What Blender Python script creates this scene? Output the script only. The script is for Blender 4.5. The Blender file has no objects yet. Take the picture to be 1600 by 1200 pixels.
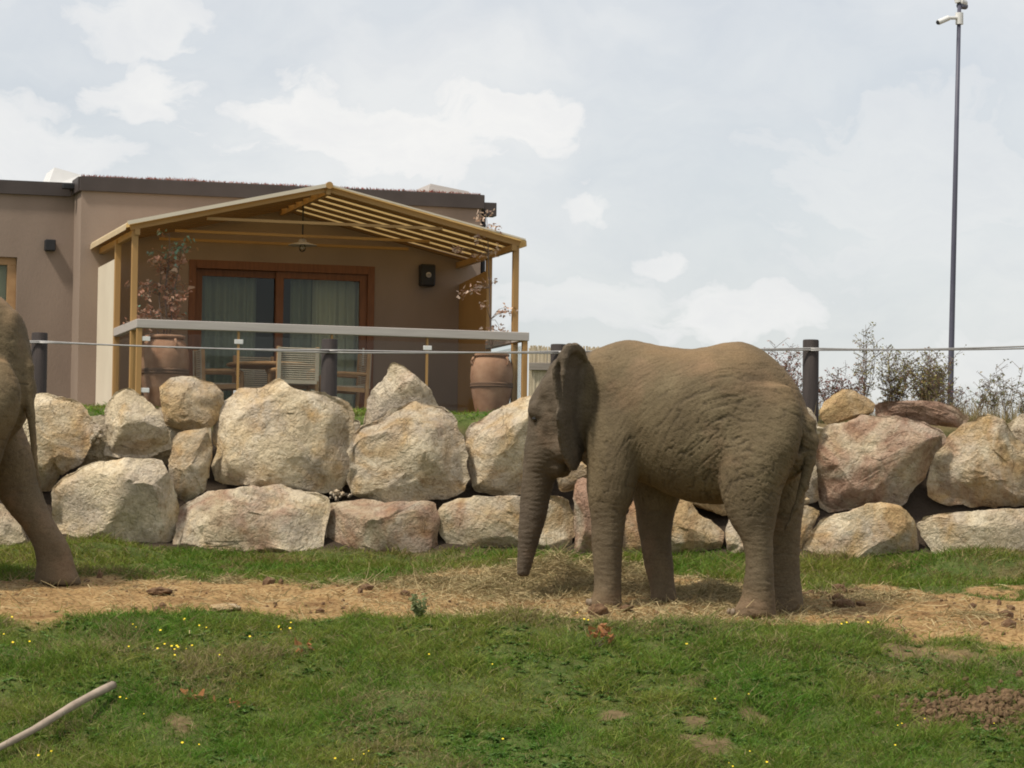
import bpy, bmesh, math, random
import numpy as np
from mathutils import Vector, Matrix

# ------------------------------------------------------------------ camera, sky, sun, exposure
SC = bpy.context.scene
COL = SC.collection
CAMZ = 1.65
FPX, PITCH, ROLL = 5200.0, math.atan(300/5200.0), 0.013     # focal length in photo pixels (1600 wide)
cam_d = bpy.data.cameras.new('camera'); cam = bpy.data.objects.new('camera', cam_d); COL.objects.link(cam)
cam_d.sensor_width = 36; cam_d.lens = 36*FPX/1600; cam_d.clip_start = 0.5; cam_d.clip_end = 3000
cam.matrix_world = (Matrix.Translation((0, 0, CAMZ)) @ Matrix.Rotation(math.pi/2+PITCH, 4, 'X')
                    @ Matrix.Rotation(ROLL, 4, 'Z'))
SC.camera = cam
SUN_EL, SUN_AZ = math.radians(57), math.radians(-128)           # azimuth from +Y towards +X: high on the left
world = bpy.data.worlds.new('World'); SC.world = world; world.use_nodes = True
sun_d = bpy.data.lights.new('sun', 'SUN'); sun = bpy.data.objects.new('sun', sun_d); COL.objects.link(sun)
sun_d.energy = 2.9; sun_d.angle = math.radians(6); sun_d.color = (1.0, 0.93, 0.82)
sd = Vector((math.sin(SUN_AZ)*math.cos(SUN_EL), math.cos(SUN_AZ)*math.cos(SUN_EL), math.sin(SUN_EL)))
sun.rotation_euler = (-sd).to_track_quat('-Z', 'Y').to_euler(); sun.location = sd*60
SC.view_settings.view_transform = 'Standard'; SC.view_settings.look = 'None'
SC.view_settings.exposure = 0.42; SC.view_settings.gamma = 1.0
SC.render.engine = 'CYCLES'
SC.cycles.use_denoising = True; SC.cycles.filter_width = 1.9
SC.cycles.max_bounces = 6; SC.cycles.transparent_max_bounces = 12

rng = np.random.default_rng(7)
random.seed(7)

# ------------------------------------------------------------------ pixel <-> place helpers (photo pixels, 1600 x 1200)
def ray(px, py):
    """direction with y = 1 through a photo pixel (world axes, from the camera)"""
    u, v = px-800.0, py-600.0
    c, s = math.cos(ROLL), math.sin(ROLL)
    u, v = u*c+v*s, -u*s+v*c
    x, yy, zz = u/FPX, 1.0, -v/FPX
    cp, sp = math.cos(PITCH), math.sin(PITCH)
    y = yy*cp-zz*sp; z = yy*sp+zz*cp
    return x/y, z/y
def at(px, py, Y):
    a, b = ray(px, py)
    return Vector((a*Y, Y, CAMZ+b*Y))

# ------------------------------------------------------------------ numpy noise
def _hash(i, j, k, seed):
    n = (i*374761393+j*668265263+k*1274126177+seed*974711) & 0xffffffff
    n = ((n ^ (n >> 13))*1274126177) & 0xffffffff
    n = (n ^ (n >> 16))*2246822519 & 0xffffffff
    return ((n ^ (n >> 15)) & 0xffffff)/float(0xffffff)*2-1
def vnoise(p, seed=0):
    p = np.asarray(p, float)
    f = np.floor(p).astype(np.int64); t = p-f; t = t*t*t*(t*(t*6-15)+10)
    r = 0
    for a in (0, 1):
        wa = t[..., 0] if a else 1-t[..., 0]
        for b in (0, 1):
            wb = t[..., 1] if b else 1-t[..., 1]
            for c in (0, 1):
                wc = t[..., 2] if c else 1-t[..., 2]
                r = r+wa*wb*wc*_hash(f[..., 0]+a, f[..., 1]+b, f[..., 2]+c, seed)
    return r
def fbm(p, seed=0, oct=3, gain=.5):
    r = 0; a = 1.0; p = np.asarray(p, float)
    for o in range(oct):
        r = r+a*vnoise(p, seed+o*17); p = p*2.03+11.7; a *= gain
    return r
def fbm2(x, y, f, seed=0, oct=3, gain=.5):
    x = np.asarray(x, float); y = np.asarray(y, float)
    return fbm(np.stack([x*f, y*f, np.zeros_like(x)+.37], -1), seed, oct, gain)
def sstep(a, b, x):
    t = np.clip((x-a)/(b-a), 0, 1); return t*t*(3-2*t)

# ------------------------------------------------------------------ material helpers
class NT:
    def __init__(s, tree): s.t = tree
    def n(s, typ, **kw):
        nd = s.t.nodes.new('ShaderNode'+typ)
        for k, v in kw.items():
            if k.startswith('i_'): nd.inputs[k[2:].replace('_', ' ')].default_value = v
            else: setattr(nd, k, v)
        return nd
    def l(s, a, b): s.t.links.new(a, b)
    def ramp(s, fac, stops):
        r = s.n('ValToRGB'); e = r.color_ramp.elements
        while len(e) > 1: e.remove(e[-1])
        e[0].position, e[0].color = stops[0][0], stops[0][1]
        for p, c in stops[1:]:
            x = e.new(p); x.color = c
        s.l(fac, r.inputs[0]); return r.outputs[0]
    def mix(s, fac, a, b, mode='MIX'):
        m = s.n('Mix', data_type='RGBA', blend_type=mode)
        for sock, v in ((m.inputs[0], fac), (m.inputs[6], a), (m.inputs[7], b)):
            if hasattr(v, 'links'): s.l(v, sock)
            else: sock.default_value = v
        return m.outputs[2]
    def math(s, op, a, b=None, c=None, clamp=False):
        m = s.n('Math', operation=op, use_clamp=clamp)
        for i, v in enumerate((a, b, c)):
            if v is None: continue
            if hasattr(v, 'links'): s.l(v, m.inputs[i])
            else: m.inputs[i].default_value = v
        return m.outputs[0]
def g3(v): return (v, v, v, 1)
def rgb(r, g, b): return (r, g, b, 1)
def new_mat(name):
    m = bpy.data.materials.new(name); m.use_nodes = True
    nt = NT(m.node_tree); b = m.node_tree.nodes['Principled BSDF']
    return m, nt, b
def noise_mat(name, c1, c2, scale=3, rough=.8, bump=.2, bscale=40, bdist=.01, detail=6, metallic=0, coords='Object', stretch=(1, 1, 1), spec=.3):
    m, nt, b = new_mat(name)
    tc = nt.n('TexCoord'); mp = nt.n('Mapping'); mp.inputs['Scale'].default_value = stretch
    nt.l(tc.outputs[coords], mp.inputs[0])
    n1 = nt.n('TexNoise'); n1.inputs['Scale'].default_value = scale; n1.inputs['Detail'].default_value = detail
    nt.l(mp.outputs[0], n1.inputs['Vector'])
    f = nt.ramp(n1.outputs['Fac'], [(.3, g3(0)), (.7, g3(1))])
    nt.l(nt.mix(f, c1, c2), b.inputs['Base Color'])
    b.inputs['Roughness'].default_value = rough; b.inputs['Metallic'].default_value = metallic
    b.inputs['Specular IOR Level'].default_value = spec
    if bump:
        n2 = nt.n('TexNoise'); n2.inputs['Scale'].default_value = bscale; n2.inputs['Detail'].default_value = 5
        nt.l(mp.outputs[0], n2.inputs['Vector'])
        bp = nt.n('Bump'); bp.inputs['Strength'].default_value = bump; bp.inputs['Distance'].default_value = bdist
        nt.l(n2.outputs['Fac'], bp.inputs['Height']); nt.l(bp.outputs[0], b.inputs['Normal'])
    return m

# ------------------------------------------------------------------ world: Nishita sky with soft cumulus
def build_world():
    nt = NT(world.node_tree)
    bg = world.node_tree.nodes['Background']; bg.inputs['Strength'].default_value = .1
    sky = nt.n('TexSky', sky_type='NISHITA'); sky.sun_disc = False
    sky.sun_elevation = SUN_EL; sky.sun_rotation = SUN_AZ; sky.altitude = 150; sky.air_density = 1; sky.dust_density = 2; sky.ozone_density = 1
    tc = nt.n('TexCoord'); d = tc.outputs['Generated']
    warp = nt.n('TexNoise'); warp.inputs['Scale'].default_value = 22; warp.inputs['Detail'].default_value = 5; nt.l(d, warp.inputs['Vector'])
    wsub = nt.n('VectorMath', operation='SUBTRACT'); nt.l(warp.outputs['Color'], wsub.inputs[0]); wsub.inputs[1].default_value = (.5, .5, .5)
    wsc = nt.n('VectorMath', operation='SCALE'); nt.l(wsub.outputs[0], wsc.inputs[0]); wsc.inputs['Scale'].default_value = .05
    wadd = nt.n('VectorMath', operation='ADD'); nt.l(d, wadd.inputs[0]); nt.l(wsc.outputs[0], wadd.inputs[1])
    dw = wadd.outputs[0]
    mp = nt.n('Mapping'); mp.inputs['Scale'].default_value = (1, 1, 2.2); nt.l(dw, mp.inputs[0])
    n1 = nt.n('TexNoise'); n1.inputs['Scale'].default_value = 7.5; n1.inputs['Detail'].default_value = 7; n1.inputs['Roughness'].default_value = .52
    nt.l(mp.outputs[0], n1.inputs['Vector'])
    veil = nt.ramp(n1.outputs['Fac'], [(.36, g3(.58)), (.5, g3(.66)), (.66, g3(.82))])
    n2 = nt.n('TexNoise'); n2.inputs['Scale'].default_value = 34; n2.inputs['Detail'].default_value = 7; n2.inputs['Roughness'].default_value = .6
    nt.l(mp.outputs[0], n2.inputs['Vector'])
    puff = nt.math('MULTIPLY', nt.math('SUBTRACT', n2.outputs['Fac'], .5), 1.9)
    total = None
    # (photo px, py, half-width px, half-height px, strength) of the separate heaps of cloud
    for px, py, rx, ry, st in ((620, 215, 350, 130, 1), (480, 170, 150, 95, 1), (800, 195, 140, 95, 1), (270, 130, 120, 100, .95), (30, 235, 230, 95, .9),
                               (260, 10, 150, 70, .9), (1430, 290, 360, 210, .75), (950, 335, 75, 32, .9), (1045, 395, 70, 28, .9), (1130, 490, 210, 70, .9), (900, 470, 230, 80, .8), (1560, 590, 190, 70, .8)):
        a, b = ray(px, py); v0 = Vector((a, 1, b)).normalized()
        sb = nt.n('VectorMath', operation='SUBTRACT'); nt.l(dw, sb.inputs[0]); sb.inputs[1].default_value = v0
        ml = nt.n('VectorMath', operation='MULTIPLY'); nt.l(sb.outputs[0], ml.inputs[0]); ml.inputs[1].default_value = (FPX/rx, FPX/rx, FPX/ry)
        ln = nt.n('VectorMath', operation='LENGTH'); nt.l(ml.outputs[0], ln.inputs[0])
        lv = nt.math('ADD', ln.outputs['Value'], puff)
        m = nt.n('MapRange', interpolation_type='SMOOTHERSTEP'); nt.l(lv, m.inputs[0])
        m.inputs[1].default_value = 1.22; m.inputs[2].default_value = .40; m.inputs[3].default_value = 0; m.inputs[4].default_value = st
        total = m.outputs[0] if total is None else nt.math('MAXIMUM', total, m.outputs[0])
    mask = nt.math('MAXIMUM', total, veil)
    ccol = nt.ramp(n2.outputs['Fac'], [(.3, rgb(6.3, 6.33, 6.36)), (.62, rgb(6.85, 6.82, 6.7))])
    sk = nt.mix(1.0, sky.outputs[0], rgb(.94, .91, .90), 'MULTIPLY')
    nt.l(nt.mix(mask, sk, ccol), bg.inputs['Color'])
build_world()

# ------------------------------------------------------------------ object helpers
def mesh_np(name, V, F, mats=None, smooth=True):
    """mesh from arrays: V (n,3); F (m,k) with k = 3 or 4"""
    me = bpy.data.meshes.new(name); V = np.asarray(V, np.float32); F = np.asarray(F, np.int32)
    me.vertices.add(len(V)); me.vertices.foreach_set('co', V.ravel())
    k = F.shape[1]; me.loops.add(F.size); me.loops.foreach_set('vertex_index', F.ravel())
    me.polygons.add(len(F)); me.polygons.foreach_set('loop_start', np.arange(0, F.size, k, dtype=np.int32))
    me.polygons.foreach_set('use_smooth', np.full(len(F), smooth))
    me.update(calc_edges=True); me.validate()
    return me
def fattr(me, name, vals):
    a = me.attributes.new(name, 'FLOAT', 'POINT'); a.data.foreach_set('value', np.asarray(vals, np.float32))
def cattr(me, name, cols):
    a = me.color_attributes.new(name, 'FLOAT_COLOR', 'POINT'); c = np.ones((len(cols), 4), np.float32); c[:, :3] = cols
    a.data.foreach_set('color', c.ravel())
def obj(name, me, mat=None, parent=None):
    o = bpy.data.objects.new(name, me); COL.objects.link(o)
    if mat is not None:
        me.materials.clear(); me.materials.append(mat)
    if parent is not None: o.parent = parent
    return o
def tag(o, label=None, cat=None, group=None, kind=None):
    if label: o['label'] = label
    if cat: o['category'] = cat
    if group: o['group'] = group
    if kind: o['kind'] = kind
    return o
def thing(name, label, cat, loc=(0, 0, 0), rotz=0, group=None):
    o = bpy.data.objects.new(name, None); COL.objects.link(o); o.location = loc; o.rotation_euler = (0, 0, rotz)
    o.empty_display_size = .1
    return tag(o, label, cat, group)
class MB:
    """collects boxes, bars, tubes and lathes; build() links them as one mesh"""
    def __init__(s): s.v = []; s.f = []
    def add(s, vs, fs):
        k = len(s.v); s.v += [tuple(p) for p in vs]; s.f += [tuple(i+k for i in f) for f in fs]; return s
    def box(s, x0, x1, y0, y1, z0, z1):
        return s.add([(x0, y0, z0), (x1, y0, z0), (x1, y1, z0), (x0, y1, z0), (x0, y0, z1), (x1, y0, z1), (x1, y1, z1), (x0, y1, z1)],
                     [(3, 2, 1, 0), (4, 5, 6, 7), (0, 1, 5, 4), (1, 2, 6, 5), (2, 3, 7, 6), (3, 0, 4, 7)])
    def bar(s, a, b, w, h, up=(0, 0, 1)):
        a = Vector(a); b = Vector(b); d = (b-a).normalized(); up = Vector(up)
        if abs(d.dot(up)) > .98: up = Vector((0, 1, 0))
        r = d.cross(up).normalized()*w/2; t = r.cross(d).normalized()*h/2
        vs = [p+i*r+j*t for p in (a, b) for i, j in ((-1, -1), (1, -1), (1, 1), (-1, 1))]
        return s.add(vs, [(0, 1, 2, 3), (7, 6, 5, 4), (0, 4, 5, 1), (1, 5, 6, 2), (2, 6, 7, 3), (3, 7, 4, 0)])
    def tube(s, pts, rad, n=8, cap=True):
        pts = [Vector(p) for p in pts]; m = len(pts)
        rad = rad if hasattr(rad, '__len__') else [rad]*m
        vs = []; ref = Vector((.13, .2, .97))
        for i, p in enumerate(pts):
            d = (pts[min(i+1, m-1)]-pts[max(i-1, 0)]).normalized()
            rr = ref if abs(d.dot(ref)) < .95 else Vector((1, .1, 0))
            a = d.cross(rr).normalized(); b = d.cross(a).normalized()
            vs += [p+(a*math.cos(2*math.pi*k/n)+b*math.sin(2*math.pi*k/n))*rad[i] for k in range(n)]
        fs = [(i*n+k, i*n+(k+1) % n, (i+1)*n+(k+1) % n, (i+1)*n+k) for i in range(m-1) for k in range(n)]
        if cap: fs += [tuple(range(n))[::-1], tuple((m-1)*n+k for k in range(n))]
        return s.add(vs, fs)
    def lathe(s, prof, n=32, c=(0, 0, 0)):
        vs = [(c[0]+r*math.cos(2*math.pi*k/n), c[1]+r*math.sin(2*math.pi*k/n), c[2]+z) for r, z in prof for k in range(n)]
        fs = [(i*n+k, i*n+(k+1) % n, (i+1)*n+(k+1) % n, (i+1)*n+k) for i in range(len(prof)-1) for k in range(n)]
        return s.add(vs, fs)
    def mesh(s, name, bevel=0, smooth=False):
        me = bpy.data.meshes.new(name); me.from_pydata(s.v, [], s.f)
        bm = bmesh.new(); bm.from_mesh(me); bmesh.ops.recalc_face_normals(bm, faces=bm.faces)
        if bevel:
            ed = [e for e in bm.edges if len(e.link_faces) == 2 and e.calc_face_angle(0) > .6]
            bmesh.ops.bevel(bm, geom=ed, offset=bevel, segments=1, affect='EDGES', profile=.5)
        bm.to_mesh(me); bm.free()
        if smooth: me.polygons.foreach_set('use_smooth', [True]*len(me.polygons))
        return me
    def build(s, name, mat, parent=None, bevel=0, smooth=False):
        return obj(name, s.mesh(name, bevel, smooth), mat, parent)

# ------------------------------------------------------------------ terrain
_PY = np.array([-500, 25.2, 26.2, 27.0, 28.2, 29.6, 30.4, 31.2, 32.4, 34.4, 35.2, 36.2, 36.9, 37.5, 38.15, 38.6, 41, 44, 48, 70, 120, 700.])
_PZ = np.array([-1.62, -1.62, -1.55, -1.36, -1.0, -.62, -.46, -.355, -.235, -.03, .02, .11, .18, .5, 1.74, 1.86, 1.98, 2.07, 2.09, 2.05, 1.3, -8.0])
def hz(x, y):
    x = np.asarray(x, float); y = np.asarray(y, float)
    z = 0
    for dy, w in ((-.3, .2), (-.12, .3), (.12, .3), (.3, .2)):
        z = z+w*np.interp(y+dy, _PY, _PZ)
    near = sstep(20, 26, y)*(1-sstep(50, 70, y))
    z = z+near*(.05*fbm2(x, y, .8, 3, 3)+.02*fbm2(x, y, 3.1, 5, 3))*(1-.5*sstep(30.6, 31, y)*(1-sstep(33.4, 34.2, y)))
    strip = sstep(30.4, 31.2, y)*(1-sstep(33.8, 34.6, y))
    z = z+strip*(.022*fbm2(x, y, 5.5, 8, 4)-.035*(x-1.2)*.5*sstep(-1, 3, x))
    bank = sstep(26, 27, y)*(1-sstep(30, 30.7, y))
    z = z+bank*(.10*fbm2(x, y, .6, 21, 2)+.045*fbm2(x, y, 2.4, 23, 3))
    for bx, by, r, h in ((4.95, 36.1, .55, .20), (-4.4, 36.3, .5, .15), (5.5, 36.3, .5, .16), (-5.2, 36.2, .5, .1), (.15, 36.2, .6, .1), (-.5, 34.6, .8, .06), (4.2, 27.3, .55, .10)):
        z = z+h*np.exp(-((x-bx)**2+(y-by)**2)/(r*r))
    return z+CAMZ
def hz1(x, y): return float(hz(np.array([x]), np.array([y]))[0])
def ground_px(px, py, y0=24.0, y1=37.0):
    """where the ray through a photo pixel first meets the ground"""
    a, b = ray(px, py); Y = np.linspace(y0, y1, 1600)
    d = CAMZ+b*Y-hz(a*Y, Y); k = int(np.argmax(d < 0)) if (d < 0).any() else len(Y)-1
    return Vector((a*Y[k], Y[k], hz1(a*Y[k], Y[k])))

def edge_curve(pts):
    w = [ground_px(px, py) for px, py in pts]
    return np.array([p.x for p in w]), np.array([p.y for p in w])
FX, FY = edge_curve([(-100, 968), (0, 967), (200, 966), (350, 958), (500, 966), (700, 966), (860, 966), (960, 974), (1100, 974), (1250, 982), (1400, 988), (1500, 1000), (1620, 1016)])
BX, BY = edge_curve([(-100, 902), (0, 902), (200, 906), (400, 909), (500, 916), (600, 906), (680, 893), (800, 884), (900, 892), (1060, 905), (1150, 915), (1280, 926), (1450, 922), (1620, 926)])
def dirt_mask(x, y):
    n = (.28*fbm2(x, y, 1.6, 31, 3)+.12*fbm2(x, y, 7, 37, 2))*(1+1.2*sstep(2.6, 4.2, x))
    f = np.interp(x, FX, FY); b = np.interp(x, BX, BY)
    m = sstep(-.16-.3*sstep(2.8, 4.2, x), .2+.3*sstep(2.8, 4.2, x), y-f+n)*(1-sstep(-.2, .3, y-b+n*1.3))
    return m
BARE = []
for px, py, r in ((1535, 1108, .55), (1460, 1125, .3), (285, 1135, .18), (1110, 1165, .25), (1180, 1125, .18), (960, 1118, .14), (1085, 1122, .14), (1500, 1030, .4), (1420, 1020, .25), (740, 865, .22)):
    p = ground_px(px, py); BARE.append((p.x, p.y, r))
def bare_mask(x, y):
    m = np.zeros_like(np.asarray(x, float)); n = .5*fbm2(x, y, 5, 41, 3)
    for bx, by, r in BARE:
        m = np.maximum(m, 1-sstep(.5, 1.1, np.hypot(x-bx, y-by)/r+n))
    return np.maximum(m, sstep(.7, 1.1, fbm2(x, y, 1.9, 47, 4))*.6)

def axis_lines(a, b, step, lo, hi):
    core = list(np.arange(a, b+1e-6, step)); out = []; s = step; v = a
    left = []
    while v > lo: s *= 1.22; v -= s; left.append(v)
    right = []; s = step; v = core[-1]
    while v < hi: s *= 1.22; v += s; right.append(v)
    return np.array(left[::-1]+core+right)
def build_ground():
    xs = axis_lines(-6.8, 6.8, .045, -700, 700); ys = axis_lines(25.2, 39.2, .045, -60, 690)
    X, Y = np.meshgrid(xs, ys, indexing='ij'); Z = hz(X, Y)
    nx, ny = X.shape; idx = np.arange(nx*ny).reshape(nx, ny)
    F = np.stack([idx[:-1, :-1], idx[1:, :-1], idx[1:, 1:], idx[:-1, 1:]], -1).reshape(-1, 4)
    me = mesh_np('ground', np.stack([X, Y, Z], -1).reshape(-1, 3), F)
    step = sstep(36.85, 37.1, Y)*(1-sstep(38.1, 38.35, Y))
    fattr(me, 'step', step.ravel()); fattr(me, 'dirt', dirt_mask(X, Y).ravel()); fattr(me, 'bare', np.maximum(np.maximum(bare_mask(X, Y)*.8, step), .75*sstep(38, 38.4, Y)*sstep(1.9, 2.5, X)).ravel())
    m, nt, b = new_mat('ground_earth')
    tc = nt.n('TexCoord')
    def nz(s, d=6):
        n = nt.n('TexNoise'); n.inputs['Scale'].default_value = s; n.inputs['Detail'].default_value = d; nt.l(tc.outputs['Object'], n.inputs['Vector']); return n.outputs['Fac']
    grass = nt.ramp(nz(9), [(.3, rgb(.05, .075, .018)), (.6, rgb(.09, .11, .032)), (.75, rgb(.15, .125, .055))])
    dirt = nt.ramp(nz(2.4, 8), [(.3, rgb(.20, .115, .05)), (.45, rgb(.31, .20, .09)), (.58, rgb(.36, .235, .105)), (.72, rgb(.40, .29, .15))])
    fine = nt.ramp(nz(26, 4), [(.35, rgb(.5, .43, .37)), (.56, rgb(1, 1, 1))])
    dirt = nt.mix(1.0, dirt, fine, 'MULTIPLY')
    soil = nt.ramp(nz(12), [(.3, rgb(.10, .065, .035)), (.7, rgb(.22, .15, .085))])
    a1 = nt.n('Attribute', attribute_name='dirt'); a2 = nt.n('Attribute', attribute_name='bare')
    a3 = nt.n('Attribute', attribute_name='step'); soil = nt.mix(a3.outputs['Fac'], soil, rgb(.05, .037, .026))  # steep step darkened in colour to stand for shade in the boulder gaps
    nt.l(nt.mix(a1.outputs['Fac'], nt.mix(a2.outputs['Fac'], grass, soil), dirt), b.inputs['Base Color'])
    b.inputs['Roughness'].default_value = .95; b.inputs['Specular IOR Level'].default_value = .1
    bp = nt.n('Bump'); bp.inputs['Strength'].default_value = .8; bp.inputs['Distance'].default_value = .03
    nt.l(nz(22, 8), bp.inputs['Height']); nt.l(bp.outputs[0], b.inputs['Normal'])
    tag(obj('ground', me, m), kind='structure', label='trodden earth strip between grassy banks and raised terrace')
build_ground()

# ------------------------------------------------------------------ ribbons: grass blades, straw, leaves (arrays of thin curved strips)
def ribbons(P, D, L, W, bend, col, seg=2, twist=None, tip=.12):
    """P roots (n,3), D unit growing direction (n,3), L length, W width, bend (n,3) sideways drift at the tip, col (n,3)"""
    n = len(P); S = np.cross(D, np.array([0, 0, 1.0])+np.zeros_like(D)); S += 1e-4
    a = rng.uniform(0, 2*np.pi, n) if twist is None else twist
    S /= np.linalg.norm(S, axis=1, keepdims=True)
    T = np.cross(D, S); S = S*np.cos(a)[:, None]+T*np.sin(a)[:, None]
    vs = []
    for k in range(seg+1):
        t = k/seg
        c = P+D*(L*t)[:, None]+bend*(t*t)
        w = W*(1-(1-tip)*t**1.6)/2
        vs += [c-S*w[:, None], c+S*w[:, None]]
    V = np.stack(vs, 1).reshape(-1, 3)
    m = 2*(seg+1); base = (np.arange(n)*m)[:, None]
    F = np.concatenate([base+np.array([[2*k, 2*k+1, 2*k+3, 2*k+2]]) for k in range(seg)], 1).reshape(-1, 4)
    return V, F, np.repeat(col, m, 0)
def join_ribbons(parts):
    V, F, C = [], [], []; k = 0
    for v, f, c in parts:
        V.append(v); F.append(f+k); C.append(c); k += len(v)
    return np.concatenate(V), np.concatenate(F), np.concatenate(C)
def leaf_mat(name, rough=.7, trans=.25, spec=.2):
    m, nt, b = new_mat(name)
    a = nt.n('Attribute', attribute_name='tint')
    nt.l(a.outputs['Color'], b.inputs['Base Color']); b.inputs['Roughness'].default_value = rough
    b.inputs['Specular IOR Level'].default_value = spec
    if trans:
        out = m.node_tree.nodes['Material Output']
        tr = nt.n('BsdfTranslucent'); nt.l(a.outputs['Color'], tr.inputs['Color'])
        mx = nt.n('MixShader'); mx.inputs[0].default_value = trans
        nt.l(b.outputs[0], mx.inputs[1]); nt.l(tr.outputs[0], mx.inputs[2]); nt.l(mx.outputs[0], out.inputs['Surface'])
    return m
GRASS = leaf_mat('grass_blades', .6, .3, .25)
STRAW = leaf_mat('dry_straw', .8, .12, .15)
LEAF = leaf_mat('dry_leaves', .75, .25, .15)
def unit(v): return v/np.linalg.norm(v, axis=-1, keepdims=True)
def lerp3(a, b, t): return np.asarray(a)[None]*(1-t[:, None])+np.asarray(b)[None]*t[:, None]

def blades_on(x0, x1, y0, y1, n, hmin, hmax, keep, tall=None, wid=.007):
    x = rng.uniform(x0, x1, n); y = rng.uniform(y0, y1, n)
    k = rng.random(n) < keep(x, y); x, y = x[k], y[k]; n = len(x)
    z = hz(x, y)
    tuft = fbm2(x, y, 2.3, 61, 3); lush = fbm2(x, y, .9, 63, 3)
    h = (hmin+(hmax-hmin)*rng.random(n)**1.6)*(1+.7*np.clip(tuft, -.7, 1.3))
    D = np.stack([rng.normal(0, .55, n), rng.normal(-.08, .5, n), np.ones(n)], 1); D = unit(D)
    bend = np.stack([rng.normal(0, .45, n), rng.normal(-.1, .4, n), -np.abs(rng.normal(.18, .2, n))], 1)*h[:, None]
    t = np.clip(.5+.45*lush+rng.normal(0, .2, n), 0, 1)
    col = lerp3((.235, .25, .045), (.078, .20, .016), t)
    dry = (rng.random(n) < .08+.14*np.clip(-lush, 0, 1)+.5*sstep(.25, .8, fbm2(x, y, 1.1, 68, 3))); col[dry] = lerp3((.34, .27, .13), (.24, .20, .09), rng.random(dry.sum()))
    col *= rng.uniform(.7, 1.3, (n, 1))
    return ribbons(np.stack([x, y, z-.01], 1), D, h, rng.uniform(.7, 1.4, n)*wid, bend, col)
def build_grass():
    def keep_front(x, y): return np.clip((1-dirt_mask(x, y)*1.15)*(1-.9*bare_mask(x, y)), 0.012, 1)*(.5+.5*sstep(-.8, .3, fbm2(x, y, 3.5, 67, 3)))
    parts = [blades_on(-5.4, 5.4, 25.9, 31.5, 330000, .035, .13, keep_front)]
    # rosettes of broader leaves in the sward
    n = 8500; x = rng.uniform(-5.2, 5.2, n); y = rng.uniform(26, 30.9, n); k = rng.random(n) < keep_front(x, y)*sstep(-.5, .5, fbm2(x, y, 1.7, 71, 2)); x, y = x[k], y[k]
    m = 6; x = np.repeat(x, m); y = np.repeat(y, m); nn = len(x); a = rng.uniform(0, 6.283, nn)
    D = unit(np.stack([np.cos(a), np.sin(a), rng.uniform(.35, 1.1, nn)], 1)); L = rng.uniform(.035, .10, nn)
    bend = np.stack([np.zeros(nn), np.zeros(nn), -L*.45], 1)
    col = lerp3((.07, .15, .026), (.13, .22, .05), rng.random(nn))*rng.uniform(.7, 1.25, (nn, 1))
    parts.append(ribbons(np.stack([x, y, hz(x, y)+.005], 1), D, L, rng.uniform(.012, .030, nn), bend, col, 2, np.zeros(nn)+rng.normal(0, .3, nn), .25))
    V, F, C = join_ribbons(parts); me = mesh_np('front_bank_grass', V, F); cattr(me, 'tint', C)
    tag(obj('front_bank_grass', me, GRASS), 'green rough grass covering the bank in front of the elephants', 'grass', kind='stuff')
    def keep_back(x, y): return np.clip((1-dirt_mask(x, y)*1.1), .01, 1)*(1-.6*bare_mask(x, y))*(.45+.55*sstep(-.8, .3, fbm2(x, y, 3, 73, 3)))
    def keep_foot(x, y): return sstep(.1, .8, fbm2(x, y, 1.5, 77, 2))*.9*sstep(35.4, 36.2, y)
    parts = [blades_on(-6.3, 6.3, 33, 37.05, 130000, .035, .12, keep_back, wid=.009), blades_on(-6.3, 6.3, 35.4, 36.95, 42000, .08, .22, keep_foot, wid=.010)]
    V, F, C = join_ribbons(parts); me = mesh_np('back_strip_grass', V, F); cattr(me, 'tint', C*np.array([.95, .9, .85]))
    tag(obj('back_strip_grass', me, GRASS), 'green grass strip at the foot of the boulder wall', 'grass', kind='stuff')
    def keep_top(x, y): return np.clip(.9-.4*sstep(39, 42, y), 0, 1)*(.5+.5*sstep(-.6, .3, fbm2(x, y, 2, 79, 3)))
    v, f, c = blades_on(-6.3, 7.2, 38.2, 43.5, 60000, .03, .09, keep_top, wid=.012)
    right = sstep(2.0, 2.6, v[:, 0])[:, None]; c = c*(1-right)*np.array([1, 1.15, .8])+right*(c*.35+np.array([.17, .125, .06])*.8)
    me = mesh_np('terrace_grass', v, f); cattr(me, 'tint', c)
    tag(obj('terrace_grass', me, GRASS), 'grass on the raised terrace behind the boulder wall', 'grass', kind='stuff')
    # small yellow flowers
    n = 520; x = rng.uniform(-5, 5, n); y = rng.uniform(26.2, 30.8, n); k = (dirt_mask(x, y) < .2) & (fbm2(x, y, 1.6, 83, 3) > .42); x, y = x[k], y[k]; n = len(x)
    z = hz(x, y)+rng.uniform(.07, .12, n); V, F = [], []
    for i in range(n):
        r = rng.uniform(.005, .013); b = len(V)
        V.append((x[i], y[i], z[i]+.004)); t0 = rng.uniform(0, 1)
        for q in range(6):
            a = q*math.pi/3+t0; V.append((x[i]+r*math.cos(a), y[i]+r*math.sin(a), z[i]+r*.6*math.sin(a)+.006))
        F += [(b, b+1+q, b+1+(q+1) % 6) for q in range(6)]
    me = mesh_np('yellow_flowers', V, F, smooth=False)
    tag(obj('yellow_flowers', me, noise_mat('flower_yellow', rgb(.75, .55, .02), rgb(.85, .65, .05), bump=0)), 'tiny yellow flowers scattered over the green bank', 'flowers', kind='stuff')
build_grass()

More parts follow.
